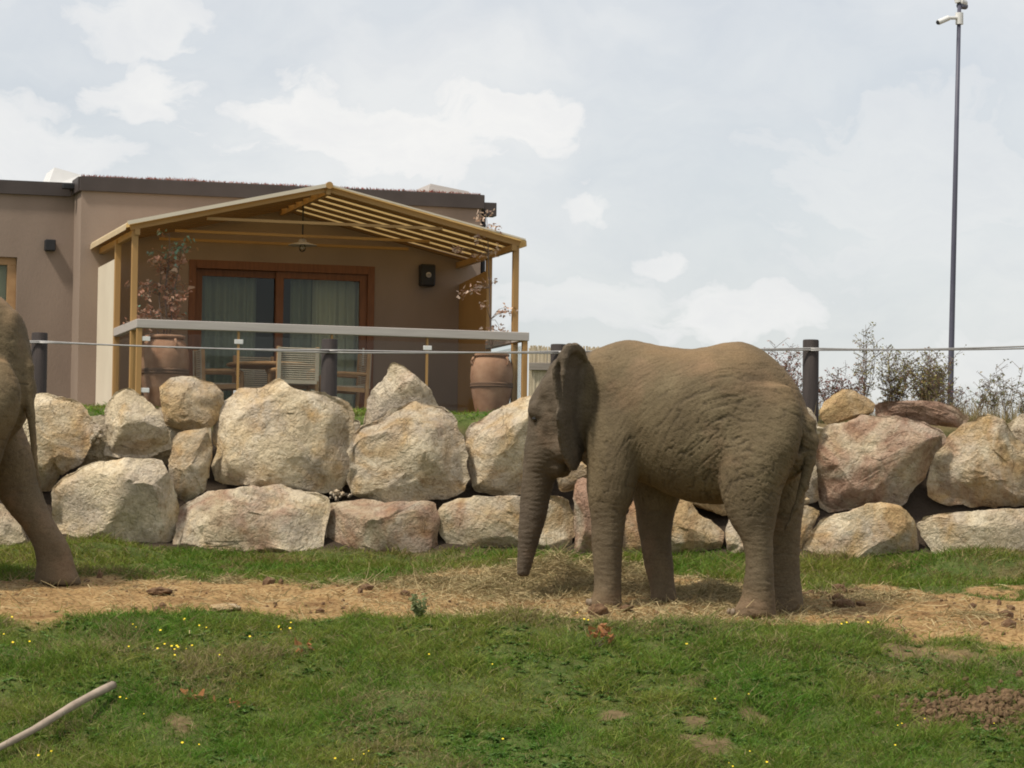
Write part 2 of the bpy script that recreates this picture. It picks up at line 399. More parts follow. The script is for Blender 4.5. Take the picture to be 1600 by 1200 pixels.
# ------------------------------------------------------------------ boulders
def rock_material():
    m, nt, b = new_mat('quarried_limestone')
    tc = nt.n('TexCoord'); oi = nt.n('ObjectInfo')
    off = nt.n('VectorMath', operation='SCALE'); cmb = nt.n('CombineXYZ'); cmb.inputs[0].default_value = 13; cmb.inputs[1].default_value = 7; cmb.inputs[2].default_value = 29
    nt.l(cmb.outputs[0], off.inputs[0]); nt.l(oi.outputs['Random'], off.inputs['Scale'])
    ad = nt.n('VectorMath', operation='ADD'); nt.l(tc.outputs['Object'], ad.inputs[0]); nt.l(off.outputs[0], ad.inputs[1]); vec = ad.outputs[0]
    def nz(s, d=6, r=.55, v=None, dist=0):
        n = nt.n('TexNoise'); n.inputs['Scale'].default_value = s; n.inputs['Detail'].default_value = d; n.inputs['Roughness'].default_value = r; n.inputs['Distortion'].default_value = dist
        nt.l(v or vec, n.inputs['Vector']); return n.outputs['Fac']
    sep = nt.n('SeparateColor'); nt.l(oi.outputs['Color'], sep.inputs[0])
    base = nt.ramp(nz(2.6, 8, .62, None, .6), [(.28, rgb(.38, .305, .20)), (.48, rgb(.56, .465, .315)), (.68, rgb(.68, .595, .44))])
    grey = nt.ramp(nz(1.7, 7), [(.45, g3(0)), (.62, g3(.75))]); base = nt.mix(grey, base, rgb(.46, .39, .31))
    # ochre stains, amount in object colour red
    mo = nt.math('ADD', nz(1.9, 7, .6, None, .9), nt.math('MULTIPLY', sep.outputs[0], .34)); mo = nt.ramp(mo, [(.60, g3(0)), (.80, g3(.75))])
    base = nt.mix(mo, base, nt.ramp(nz(6), [(.3, rgb(.36, .20, .07)), (.7, rgb(.52, .35, .15))]))
    # iron-red stains, amount in object colour green
    mr = nt.math('ADD', nz(1.5, 7, .6, None, 1.2), nt.math('MULTIPLY', sep.outputs[1], .36)); mr = nt.ramp(mr, [(.62, g3(0)), (.84, g3(.72))])
    base = nt.mix(mr, base, nt.ramp(nz(5), [(.3, rgb(.25, .105, .06)), (.7, rgb(.40, .235, .165))]))
    val = nt.math('ADD', nt.math('MULTIPLY', sep.outputs[2], .8), .53)
    vc = nt.n('CombineColor'); [nt.l(val, vc.inputs[i]) for i in range(3)]
    base = nt.mix(1.0, base, vc.outputs[0], 'MULTIPLY')
    spk = nt.ramp(nz(17, 9, .72, None, .8), [(.36, rgb(.62, .55, .47)), (.5, rgb(1, 1, 1)), (.66, rgb(1.22, 1.19, 1.14))])
    base = nt.mix(.8, base, spk, 'MULTIPLY')
    # thin dark cracks
    vo = nt.n('TexVoronoi', feature='DISTANCE_TO_EDGE'); vo.inputs['Scale'].default_value = 2.6
    wn = nt.n('TexNoise'); wn.inputs['Scale'].default_value = 3; wn.inputs['Detail'].default_value = 5; nt.l(vec, wn.inputs['Vector'])
    mxv = nt.n('Mix', data_type='VECTOR'); mxv.inputs[0].default_value = .35; nt.l(vec, mxv.inputs[4]); nt.l(wn.outputs['Color'], mxv.inputs[5]); nt.l(mxv.outputs[1], vo.inputs['Vector'])
    cr = nt.math('MULTIPLY', nt.ramp(vo.outputs[0], [(0, g3(1)), (.014, g3(0))]), nt.ramp(nz(2.2), [(.48, g3(0)), (.6, g3(1))]))
    base = nt.mix(nt.math('MULTIPLY', cr, .10), base, rgb(.13, .095, .06))
    nt.l(base, b.inputs['Base Color']); b.inputs['Roughness'].default_value = .88; b.inputs['Specular IOR Level'].default_value = .2
    h = nt.math('ADD', nt.math('MULTIPLY', nz(9, 8, .62, None, .4), .7), nt.math('MULTIPLY', nz(34, 6, .65), .3)); h = nt.math('SUBTRACT', h, nt.math('MULTIPLY', cr, .15))
    bp = nt.n('Bump'); bp.inputs['Strength'].default_value = 1.0; bp.inputs['Distance'].default_value = .09; nt.l(h, bp.inputs['Height']); nt.l(bp.outputs[0], b.inputs['Normal'])
    return m
ROCK = rock_material()
_ico = {}
def ico(level):
    if level not in _ico:
        bm = bmesh.new(); bmesh.ops.create_icosphere(bm, subdivisions=level, radius=1); bm.verts.ensure_lookup_table()
        _ico[level] = (np.array([v.co[:] for v in bm.verts]), np.array([[v.index for v in f.verts] for f in bm.faces])); bm.free()
    return _ico[level]
def polar_radius(poly, th):
    """distance from the origin to a closed polygon along angles th"""
    R = np.zeros_like(th); n = len(poly); d = np.stack([np.cos(th), np.sin(th)], -1)
    for i in range(n):
        a = poly[i]; e = poly[(i+1) % n]-a
        den = d[:, 0]*e[1]-d[:, 1]*e[0]; den = np.where(np.abs(den) < 1e-9, 1e-9, den)
        t = (a[0]*e[1]-a[1]*e[0])/den; u = (a[0]*d[:, 1]-a[1]*d[:, 0])/den
        ok = (t > 0) & (u >= -1e-6) & (u <= 1+1e-6); R = np.where(ok, np.maximum(R, t), R)
    return np.where(R <= 0, np.median(R), R)
def rock(label, outline, Y, tint, seed, depth=.8, level=5, group='boulders of the stacked retaining wall', name='boulder', cat='boulder'):
    P = [at(px, py, Y) for px, py in outline]; pts = np.array([(p.x, p.z) for p in P])
    c = (pts.max(0)+pts.min(0))/2*.5+pts.mean(0)*.5; poly = pts-c
    d, F = ico(level); d = d+0
    th = np.arctan2(d[:, 2], d[:, 0]); s = np.hypot(d[:, 0], d[:, 2])
    # soften the polar outline a little
    poly = poly*1.025; R = polar_radius(poly, th)
    size = float(np.sqrt(np.prod(np.ptp(pts, axis=0)))); dep = size*depth/2
    q = s**.34
    p = np.stack([R*q*np.cos(th), np.sign(d[:, 1])*dep*np.abs(d[:, 1])**.75, R*q*np.sin(th)], 1)
    r = np.random.default_rng(seed)
    ang = (np.arange(19)*2.399+r.uniform(0, 6.28)+r.normal(0, .3, 19))
    for k in range(19):                                                     # cleaved faces
        tilt = r.uniform(.12, 1.05); n = np.array([math.sin(tilt)*math.cos(ang[k]), -math.cos(tilt) if k < 15 else math.cos(tilt), math.sin(tilt)*math.sin(ang[k])])
        pr = p@n; off = np.quantile(pr, r.uniform(.66, .88) if k < 6 else r.uniform(.8, .95)); p = p-np.clip(pr-off, 0, None)[:, None]*n*.985
    # the cuts must not eat the outline: stretch each bearing back out to it
    tb = np.arctan2(p[:, 2], p[:, 0]); rad = np.hypot(p[:, 0], p[:, 2]); nb = 80
    bi = ((tb+np.pi)/(2*np.pi)*nb).astype(int) % nb; mx = np.zeros(nb); np.maximum.at(mx, bi, rad)
    tc_ = (np.arange(nb)+.5)/nb*2*np.pi-np.pi; g = polar_radius(poly, tc_)/np.maximum(mx, .05); g = np.clip(g, .9, 1.8)
    gi = np.interp(tb, np.r_[tc_[-1]-2*np.pi, tc_, tc_[0]+2*np.pi], np.r_[g[-1], g, g[0]])
    p = p*np.stack([gi, np.ones_like(gi), gi], 1)
    nrm = unit(p/np.array([1, .8, 1])+1e-6)
    w = p+np.array([seed*3.1, seed*1.7, 0])
    rid = 1-np.abs(fbm(w*np.array([2.6, 2.6, 3.6]), seed, 3, .5))
    disp = size*(.026*fbm(w*1.9/size**.5, seed+3, 3)+.030*(rid-.75)+.020*fbm(w*7, seed+5, 3, .6)+.009*vnoise(w*22, seed+8))
    face = np.clip(np.abs(d[:, 1])*2.2, .30, 1)
    p = p+nrm*(disp*face)[:, None]
    me = mesh_np(name, p, F, smooth=True)
    try: me.set_sharp_from_angle(angle=math.radians(30))
    except Exception: pass
    o = obj(name, me, ROCK); o.location = (c[0], Y, c[1]); o.color = (tint[0], tint[1], tint[2], 1)
    tag(o, label, cat, group)
    return o
LO, UP, TOP = 37.0, 37.3, 37.65
ROCKS = [
 ('cream boulder behind the hanging tail of the left elephant', [(20,618),(80,613),(105,622),(133,641),(149,665),(140,693),(121,724),(87,742),(70,768),(30,760),(5,720),(2,660)], UP, (.35,0,.72)),
 ('pinkish boulder low at the left edge behind the elephant leg', [(-70,795),(0,788),(25,815),(42,848),(38,885),(-70,885)], LO, (.1,.55,.55)),
 ('broad pale cream boulder on the ground nearest the left elephant', [(80,760),(110,740),(140,722),(190,716),(250,718),(262,745),(272,775),(274,805),(268,860),(200,874),(110,872),(90,835),(78,790)], LO, (.15,0,.78)),
 ('roughly triangular cream boulder beneath the left clay jar', [(195,600),(215,612),(245,640),(262,675),(266,700),(225,713),(180,717),(155,712),(163,680),(160,640),(175,612)], UP, (.25,0,.70)),
 ('square ochre-stained block perched on top in front of the clay jar', [(247,592),(275,589),(300,587),(330,600),(347,612),(349,640),(340,656),(322,673),(285,672),(257,663),(250,625)], TOP-.15, (.62,0,.60)),
 ('narrow upright boulder wedged beneath the square block', [(270,676),(300,671),(328,674),(330,700),(325,730),(318,765),(295,786),(272,775),(262,755),(263,720)], UP, (.35,0,.60)),
 ('largest cream boulder with a yellow crown below the patio table', [(333,700),(335,660),(345,630),(370,610),(410,600),(430,591),(455,604),(480,611),(500,611),(520,623),(541,630),(551,660),(546,700),(539,745),(530,766),(490,767),(440,759),(370,757),(335,751),(329,730)], UP, (.42,.05,.72)),
 ('wide two-toned boulder on the ground below the largest one', [(273,860),(283,790),(320,768),(370,762),(430,758),(490,770),(511,780),(506,820),(499,872),(440,880),(400,876),(330,874),(283,870)], LO, (.2,.42,.64)),
 ('pointed pale boulder rising to a peak before the brown house wall', [(614,565),(630,572),(650,588),(675,610),(690,640),(694,690),(600,700),(566,672),(570,632),(579,610),(597,595),(606,573)], TOP-.05, (.1,.05,.66)),
 ('big rounded grey-cream boulder in front of the pointed one', [(545,700),(548,720),(539,745),(550,770),(600,781),(640,784),(690,779),(720,771),(731,745),(733,715),(723,680),(712,655),(690,637),(640,630),(610,635),(588,650),(564,662),(551,680)], UP-.2, (.38,.08,.56)),
 ('sloping pale boulder left of the feeding elephant head', [(727,670),(740,658),(780,635),(820,618),(860,612),(885,640),(888,690),(880,730),(850,760),(790,773),(765,775),(740,765),(733,730),(729,700)], UP, (.35,.15,.68)),
 ('brownish-pink boulder on the ground below the rounded one', [(503,800),(510,785),(540,782),(620,781),(678,782),(683,810),(680,840),(690,865),(685,885),(640,894),(590,890),(520,882),(505,855)], LO, (.3,.62,.42)),
 ('low cracked tan boulder behind the trunk of the feeding elephant', [(684,800),(695,785),(740,774),(780,776),(815,775),(850,770),(880,778),(896,800),(899,840),(886,868),(840,866),(800,866),(755,870),(713,868),(688,832)], LO, (.42,.3,.56)),
 ('ochre boulder glimpsed between jaw and front leg of the feeding elephant', [(862,758),(868,742),(890,718),(920,704),(990,700),(1000,745),(940,758),(880,768)], UP, (.75,.1,.42)),
 ('rust-red boulder glimpsed just left of the near front leg', [(898,768),(908,751),(930,749),(958,775),(962,862),(900,862)], LO, (.3,.95,.5)),
 ('rust and ochre boulder seen between front and hind legs', [(985,792),(1000,775),(1030,770),(1062,778),(1078,783),(1092,803),(1120,820),(1133,832),(1128,855),(1108,872),(1070,878),(1050,878),(1000,872),(970,866),(974,815)], LO, (.85,.45,.45)),
 ('ochre boulder in deep shade above the rust one under the belly', [(960,700),(1060,690),(1150,695),(1240,700),(1245,770),(1200,792),(1130,806),(1090,790),(1050,775),(975,770)], UP+.05, (.8,.2,.5)),
 ('grey filler stone wedged between the triangular boulder and the square block', [(222,640),(262,634),(285,660),(282,700),(250,722),(225,700)], UP+.3, (.1,0,.4)),
 ('shaded filler stone between the leftmost cream boulders', [(120,655),(165,648),(190,690),(185,728),(130,738),(112,700)], UP+.3, (.2,0,.4)),
 ('dark filler stone in the gap left of the big rounded boulder', [(505,650),(560,655),(575,720),(560,785),(515,790),(500,720)], UP+.35, (.2,.2,.35)),
 ('small pale boulder peeping past the front of the near hind leg', [(1134,832),(1140,810),(1160,805),(1200,810),(1218,850),(1215,878),(1140,876)], LO, (.4,.3,.55)),
 ('pale grey boulder sliver above the tail base of the feeding elephant', [(1228,645),(1262,635),(1277,650),(1281,676),(1266,702),(1228,702)], UP, (.15,0,.58)),
 ('small orange-brown boulder on top beside the right dark fence post', [(1281,641),(1290,627),(1316,608),(1334,610),(1356,621),(1367,630),(1365,643),(1349,653),(1327,655),(1297,664),(1283,654)], TOP-.1, (.85,.15,.52)),
 ('flat reddish slab laid on top of the wall by the weeds', [(1367,638),(1374,627),(1420,626),(1466,626),(1492,633),(1510,644),(1520,654),(1503,667),(1437,662),(1385,655),(1364,650)], TOP-.15, (.1,.9,.30)),
 ('big pink and cream angular boulder under the reddish slab', [(1271,693),(1286,671),(1308,660),(1338,651),(1385,651),(1429,659),(1473,673),(1482,682),(1474,700),(1462,716),(1451,735),(1433,771),(1418,789),(1385,790),(1334,795),(1301,797),(1281,788),(1276,755),(1272,718)], UP-.1, (.2,.66,.60)),
 ('hump-backed cream and ochre boulder at the right edge', [(1454,751),(1471,715),(1483,689),(1503,667),(1532,651),(1550,650),(1572,663),(1587,685),(1612,700),(1660,720),(1660,786),(1590,790),(1510,788),(1470,788),(1456,772)], UP, (.5,.25,.66)),
 ('grey-tan boulder tip cut by the right edge above the hump-backed one', [(1578,664),(1598,646),(1640,640),(1680,690),(1612,696),(1588,684)], TOP-.1, (.3,.1,.5)),
 ('orange-cream boulder on the ground right of the hind feet', [(1255,868),(1267,832),(1301,803),(1327,799),(1356,788),(1389,786),(1411,792),(1429,810),(1434,832),(1438,861),(1424,892),(1363,894),(1305,898),(1258,896)], LO, (.66,.12,.62)),
 ('long pale boulder half buried by the grassy hummock at the right', [(1437,812),(1460,803),(1510,799),(1600,793),(1670,795),(1670,885),(1600,890),(1500,885),(1450,872),(1441,835)], LO, (.2,.1,.64)),
 ('tan boulder sliver right behind the tail of the feeding elephant', [(1222,706),(1262,700),(1275,725),(1280,780),(1256,789),(1222,787)], UP+.1, (.4,.1,.5)),
 ('shaded brown boulder low behind the far hind leg', [(1218,800),(1262,790),(1284,800),(1268,832),(1256,890),(1218,890)], LO+.1, (.6,.2,.38)),
]
for i, (lab, ol, Y, tint) in enumerate(ROCKS):
    w = max(p[0] for p in ol)-min(p[0] for p in ol)
    rock(lab, ol, Y, tint, 11+i*3, .95 if w < 120 else .8, 5 if w > 70 else 4)

# rubble wedged between the boulders
def build_rubble():
    parts_v, parts_f = [], []; k = 0; r = np.random.default_rng(5)
    d, F = ico(1)
    zones = [(150, 678, 7, 12), (528, 774, 18, 6), (1252, 784, 8, 8)]
    for px, py, sx, sy in zones:
        for q in range(int(16+sx*sy*.12)):
            c = at(px+r.normal(0, sx*.55), py+r.normal(0, sy*.55), 37.45+r.uniform(-.1, .15)); s = r.uniform(.012, .045)
            p = d*(1+.28*vnoise(d*1.6+q*7.3, q))[:, None]*s*r.uniform(.7, 1.3, 3)+np.array(c)
            parts_v.append(p); parts_f.append(F+k); k += len(d)
    me = mesh_np('rubble', np.concatenate(parts_v), np.concatenate(parts_f), smooth=False)
    o = tag(obj('rubble', me, ROCK), 'pale crushed stone packed in the joints between boulders', 'rubble', kind='stuff'); o.color = (.25, .05, .62, 1)
build_rubble()

# ------------------------------------------------------------------ elephants: implicit body -> one continuous skin
def surface_nets(f, org, h):
    nx, ny, nz = f.shape; neg = f < 0
    c = np.zeros((nx-1, ny-1, nz-1), np.uint8)
    for i in (0, 1):
        for j in (0, 1):
            for k in (0, 1): c += neg[i:nx-1+i, j:ny-1+j, k:nz-1+k]
    act = (c > 0) & (c < 8); I = np.argwhere(act); idx = np.full(act.shape, -1, np.int64); idx[act] = np.arange(len(I))
    cor = {}
    for i in (0, 1):
        for j in (0, 1):
            for k in (0, 1): cor[i, j, k] = f[I[:, 0]+i, I[:, 1]+j, I[:, 2]+k]
    acc = np.zeros((len(I), 3)); cnt = np.zeros(len(I))
    ks = list(cor)
    for a in ks:
        for ax in range(3):
            if a[ax]: continue
            b = list(a); b[ax] = 1; fa, fb = cor[a], cor[tuple(b)]; m = (fa < 0) != (fb < 0)
            t = np.where(m, fa/np.where(fa == fb, 1, fa-fb), 0); p = np.zeros((len(I), 3)); p[:] = a; p[:, ax] += t
            acc += p*m[:, None]; cnt += m
    V = (I+acc/cnt[:, None])*h+org
    Q = []
    for ax in range(3):
        sl0 = [slice(None)]*3; sl1 = [slice(None)]*3; sl0[ax] = slice(0, -1); sl1[ax] = slice(1, None)
        ch = neg[tuple(sl0)] != neg[tuple(sl1)]; E_ = np.argwhere(ch); b1, b2 = (ax+1) % 3, (ax+2) % 3
        ok = (E_[:, b1] > 0) & (E_[:, b2] > 0) & (E_[:, b1] < f.shape[b1]-1) & (E_[:, b2] < f.shape[b2]-1); E_ = E_[ok]
        q = []
        for o1, o2 in ((-1, -1), (0, -1), (0, 0), (-1, 0)):
            e = E_.copy(); e[:, b1] += o1; e[:, b2] += o2; q.append(idx[e[:, 0], e[:, 1], e[:, 2]])
        q = np.stack(q, 1); fl = ~neg[E_[:, 0], E_[:, 1], E_[:, 2]]; q[fl] = q[fl][:, ::-1]; Q.append(q)
    return V, np.concatenate(Q)
class Body:
    def __init__(s, lo, hi, h):
        s.h = h; s.lo = np.array(lo, float); n = np.ceil((np.array(hi)-s.lo)/h).astype(int)+1
        s.ax = [s.lo[i]+np.arange(n[i])*h for i in range(3)]; s.f = np.full(n, .5, np.float32)
    def region(s, lo, hi):
        sl = []
        for i in range(3):
            a = max(0, int((lo[i]-s.lo[i])/s.h)); b = min(len(s.ax[i]), int((hi[i]-s.lo[i])/s.h)+2); sl.append(slice(a, max(b, a+1)))
        x, y, z = (s.ax[i][sl[i]] for i in range(3))
        return tuple(sl), x[:, None, None], y[None, :, None], z[None, None, :]
    def union(s, sl, d, k):
        a = s.f[sl]; hh = np.clip(.5+.5*(d-a)/k, 0, 1).astype(np.float32); s.f[sl] = d*(1-hh)+a*hh-k*hh*(1-hh)
    def carve(s, c, r, k):
        sl, x, y, z = s.region(np.array(c)-np.max(r)-k, np.array(c)+np.max(r)+k); r = np.array(r)*np.ones(3)
        d = -(np.sqrt(((x-c[0])/r[0])**2+((y-c[1])/r[1])**2+((z-c[2])/r[2])**2)-1)*r.min()
        a = s.f[sl]; hh = np.clip(.5-.5*(d-a)/k, 0, 1); s.f[sl] = d*(1-hh)+a*hh+k*hh*(1-hh)
    def ellipsoid(s, c, r, k=.06, rot=None):
        c = np.array(c); R = np.max(r)+k; sl, x, y, z = s.region(c-R, c+R); x, y, z = x-c[0], y-c[1], z-c[2]
        if rot is not None:                                                # rotation in the x-z plane
            ca, sa = math.cos(rot), math.sin(rot); x, z = x*ca+z*sa, -x*sa+z*ca
        d = (np.sqrt((x/r[0])**2+(y/r[1])**2+(z/r[2])**2)-1)*min(r); s.union(sl, d.astype(np.float32), k)
    def loft_z(s, st, k, e=2.0, cap=.03):
        """st rows: z, cx, cy, rx, ry"""
        st = np.array(st, float); st = st[np.argsort(st[:, 0])]; pad = .08
        lo = (st[:, 1]-st[:, 3]).min()-pad, (st[:, 2]-st[:, 4]).min()-pad, st[0, 0]-pad; hi = (st[:, 1]+st[:, 3]).max()+pad, (st[:, 2]+st[:, 4]).max()+pad, st[-1, 0]+pad
        sl, x, y, z = s.region(lo, hi); zz = np.clip(z, st[0, 0], st[-1, 0]); cx, cy, rx, ry = (smooth_interp(zz, st[:, 0], st[:, i]) for i in (1, 2, 3, 4))
        q = (np.abs((x-cx)/rx)**e+np.abs((y-cy)/ry)**e)**(1/e); d = (q-1)*np.minimum(rx, ry)
        over = np.maximum(np.maximum(st[0, 0]-z, z-st[-1, 0])+cap, 0); d = np.where(over > 0, np.sqrt(np.maximum(d+cap, 0)**2+over**2)-cap, d)
        s.union(sl, d.astype(np.float32), k)
    def loft_x(s, st, k, e=2.0):
        """st rows: x, zc, hz, wy"""
        st = np.array(st, float); st = st[np.argsort(st[:, 0])]; sl, x, y, z = s.region((st[0, 0], -1, -1), (st[-1, 0], 1, 5))
        zc, hz_, wy = (smooth_interp(x, st[:, 0], st[:, i]) for i in (1, 2, 3))
        q = (np.abs((z-zc)/hz_)**e+np.abs(y/wy)**e)**(1/e); d = (q-1)*np.minimum(hz_, wy)
        s.union(sl, d.astype(np.float32), k)
    def chain(s, pts, rad, k):
        for (a, b), (ra, rb) in zip(zip(pts, pts[1:]), zip(rad, rad[1:])):
            a = np.array(a); b = np.array(b); R = max(ra, rb)+.06; sl, x, y, z = s.region(np.minimum(a, b)-R, np.maximum(a, b)+R)
            d = b-a; t = np.clip(((x-a[0])*d[0]+(y-a[1])*d[1]+(z-a[2])*d[2])/(d@d), 0, 1)
            dist = np.sqrt((x-a[0]-t*d[0])**2+(y-a[1]-t*d[1])**2+(z-a[2]-t*d[2])**2)-(ra+(rb-ra)*t); s.union(sl, dist.astype(np.float32), k)
def smooth_interp(x, xp, fp):
    """Catmull-Rom through the stations (monotone enough for limbs)"""
    xp = np.asarray(xp, float); fp = np.asarray(fp, float); m = np.gradient(fp, xp)
    x = np.asarray(x, float); i = np.clip(np.searchsorted(xp, x)-1, 0, len(xp)-2); h = xp[i+1]-xp[i]; t = np.clip((x-xp[i])/h, 0, 1)
    return (2*t**3-3*t**2+1)*fp[i]+(t**3-2*t**2+t)*h*m[i]+(-2*t**3+3*t**2)*fp[i+1]+(t**3-t**2)*h*m[i+1]

def elephant_skin():
    m, nt, b = new_mat('elephant_hide')
    tc = nt.n('TexCoord')
    def nz(s, d=6, r=.55):
        n = nt.n('TexNoise'); n.inputs['Scale'].default_value = s; n.inputs['Detail'].default_value = d; n.inputs['Roughness'].default_value = r; nt.l(tc.outputs['Object'], n.inputs['Vector']); return n.outputs['Fac']
    base = nt.ramp(nz(2.2, 6), [(.3, rgb(.102, .075, .042)), (.5, rgb(.142, .106, .059)), (.7, rgb(.185, .143, .082))])
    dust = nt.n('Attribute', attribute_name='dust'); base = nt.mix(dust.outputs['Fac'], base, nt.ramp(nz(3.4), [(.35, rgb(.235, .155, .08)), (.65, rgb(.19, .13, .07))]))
    grey = nt.n('Attribute', attribute_name='grey'); base = nt.mix(grey.outputs['Fac'], base, nt.ramp(nz(6), [(.3, rgb(.078, .06, .042)), (.7, rgb(.115, .089, .063))]))
    red = nt.ramp(nz(1.5, 5), [(.55, g3(0)), (.72, g3(.5))]); base = nt.mix(red, base, rgb(.27, .165, .10))
    base = nt.mix(.75, base, nt.ramp(nz(55, 5, .7), [(.34, rgb(.72, .68, .64)), (.55, rgb(1, 1, 1)), (.72, rgb(1.15, 1.12, 1.06))]), 'MULTIPLY')
    w = nt.n('Attribute', attribute_name='crease')                         # shade of the skin folds, painted dark into the hide colour
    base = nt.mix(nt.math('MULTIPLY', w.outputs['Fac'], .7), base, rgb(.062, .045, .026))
    nt.l(base, b.inputs['Base Color']); b.inputs['Roughness'].default_value = .82; b.inputs['Specular IOR Level'].default_value = .25
    vo = nt.n('TexVoronoi', feature='DISTANCE_TO_EDGE'); vo.inputs['Scale'].default_value = 42; nt.l(tc.outputs['Object'], vo.inputs['Vector'])
    h = nt.math('ADD', nt.math('MINIMUM', vo.outputs[0], .25), nt.math('MULTIPLY', nz(60, 6, .65), .25))
    bp = nt.n('Bump'); bp.inputs['Strength'].default_value = .5; bp.inputs['Distance'].default_value = .012; nt.l(h, bp.inputs['Height']); nt.l(bp.outputs[0], b.inputs['Normal'])
    return m
HIDE = elephant_skin()
EYE = noise_mat('elephant_eye', rgb(.012, .009, .007), rgb(.02, .014, .01), bump=0, rough=.15, spec=.6)
NAIL = noise_mat('elephant_toenail', rgb(.20, .155, .105), rgb(.26, .20, .14), 20, .7, .2)

def build_elephant(label, T, root_px, Yc, psi, h, seed):
    """T: photo traces; the root stands at photo pixel column root_px, Yc metres out, heading left and psi away"""
    a0, _ = ray(root_px, 950); X0 = a0*Yc; cp, sp = math.cos(psi), math.sin(psi)
    head = np.array([-cp, sp]); left = np.array([-sp, -cp]); Z0 = hz1(X0, Yc)
    def loc(px, py, yl):
        """where the ray through a photo pixel meets the elephant's own plane at lateral offset yl -> (forward, height)"""
        a, b = ray(px, py)
        # X0 + xf*head.x + yl*left.x = a*Y ; Y = Yc + xf*head.y + yl*left.y
        xf = (a*(Yc+yl*left[1])-X0-yl*left[0])/(head[0]-a*head[1]); Y = Yc+xf*head[1]+yl*left[1]
        return xf, CAMZ+b*Y-Z0
    def gz(xf, yl): return hz1(X0+xf*head[0]+yl*left[0], Yc+xf*head[1]+yl*left[1])-Z0
    B = Body(T['lo'], T['hi'], h)
    # trunk of the body
    tl = np.array([loc(px, py, 0) for px, py in T['top']]); bl = np.array([loc(px, py, 0) for px, py in T['bottom']])
    tl = tl[np.argsort(tl[:, 0])]; bl = bl[np.argsort(bl[:, 0])]
    xs = np.linspace(max(tl[0, 0], bl[0, 0])+1e-3, min(tl[-1, 0], bl[-1, 0])-1e-3, 26)
    zt = smooth_interp(xs, tl[:, 0], tl[:, 1]); zb = smooth_interp(xs, bl[:, 0], bl[:, 1])
    u = (xs-xs[0])/(xs[-1]-xs[0])
    wy = np.interp(u, [0, .04, .1, .2, .35, .5, .62, .75, .88, 1], np.array([.10, .24, .36, .47, .55, .585, .56, .48, .36, .26])*T['s'])
    B.loft_x(np.stack([xs, (zt+zb)/2, (zt-zb)/2, wy], 1), .05, 2.15)
    # limbs
    for leg in T['legs']:
        rows = []
        for py, l, r, ry in leg['st']:
            xa, za = loc(l, py, leg['yl']); xb, zb_ = loc(r, py, leg['yl']); yy = leg['yl']*leg.get('taper', 1.0)
            w = abs(xa-xb)/2; rows.append([(za+zb_)/2, (xa+xb)/2, leg['yl'], math.sqrt(max(w*w-(ry*T['s']*sp/cp)**2, .3*w*w)), ry*T['s']])
        rows = np.array(rows); gnd = gz(rows[-1, 1], leg['yl'])-.02
        zmin, zmax = rows[-1, 0], rows[0, 0]; rows[:, 0] = gnd+(rows[:, 0]-zmin)*(zmax-gnd)/(zmax-zmin)
        B.loft_z(rows, leg.get('k', .05), 2.2, .035)
    # neck, head, trunk
    rows = []
    for py, l, r, ry in T['head']:
        xa, za = loc(l, py, 0); xb, zb_ = loc(r, py, 0); rows.append([(za+zb_)/2, (xa+xb)/2, 0, abs(xa-xb)/2, ry*T['s']])
    B.loft_z(rows, .10, 2.1, .05)
    rows = []
    for py, l, r in T['trunk']:
        xa, za = loc(l, py, 0); xb, zb_ = loc(r, py, 0); w = abs(xa-xb)/2*.955; rows.append([(za+zb_)/2, (xa+xb)/2, 0, w, w*1.0])
    B.loft_z(rows, .05, 2.0, .02)
    for px, py, yl, r, k in T['lumps']:
        x, z = loc(px, py, yl); B.ellipsoid((x, yl, z), r, k)
        if T.get('both', True): B.ellipsoid((x, -yl, z), r, k)
    for px, py, yl, r, k in T['pits']:
        x, z = loc(px, py, yl); B.carve((x, yl, z), r, k)
    # ears: curved sheets
    for sgn, E in T['ears']:
        sd_ = np.array(E['dir']); sd_ = sd_/np.linalg.norm(sd_); nd = np.array([sd_[1], -sd_[0]])
        rx, _ = loc(E['root'][0], E['root'][1], E['yl']); ry0 = E['yl']*sgn; e2 = np.array([sd_[0], sd_[1]*sgn]); n2 = np.array([nd[0], nd[1]*sgn])
        oz = np.array([loc(E['root'][0], py, E['yl'])[1] for py, _, _ in E['rows']]); s0 = np.array([r[1] for r in E['rows']]); s1 = np.array([r[2] for r in E['rows']])
        o = np.argsort(oz); oz, s0, s1 = oz[o], s0[o], s1[o]
        span = max(s1)+.15; c2 = np.array([rx, ry0]); far = c2+e2*span
        lo = np.minimum(c2, far)-.25; hi = np.maximum(c2, far)+.25
        sl, x, y, z = B.region((lo[0], lo[1], oz[0]-.1), (hi[0], hi[1], oz[-1]+.1))
        s_ = (x-c2[0])*e2[0]+(y-c2[1])*e2[1]; n_ = (x-c2[0])*n2[0]+(y-c2[1])*n2[1]
        zt_ = oz[-1]; L0 = np.interp(z, oz, s0); L1 = np.interp(z, oz, s1)+.018*np.sin(z*9+.5)+.007*np.sin(z*31+1)
        n0 = E.get('cup', .12)*(s_/span)**2-.7*np.clip((z-(zt_-.24)), 0, None)**1.5+.03*np.sin(z*8+s_*5)*np.clip(s_, 0, 1)+.25*np.clip(s_-L1+.09, 0, None)
        th = E.get('th', .021)
        out = np.maximum(np.maximum(L0-s_, s_-L1), np.maximum(oz[0]-z, z-zt_)); d = np.maximum(np.abs(n_-n0)*.92-th, out)
        B.union(sl, d.astype(np.float32), .035)
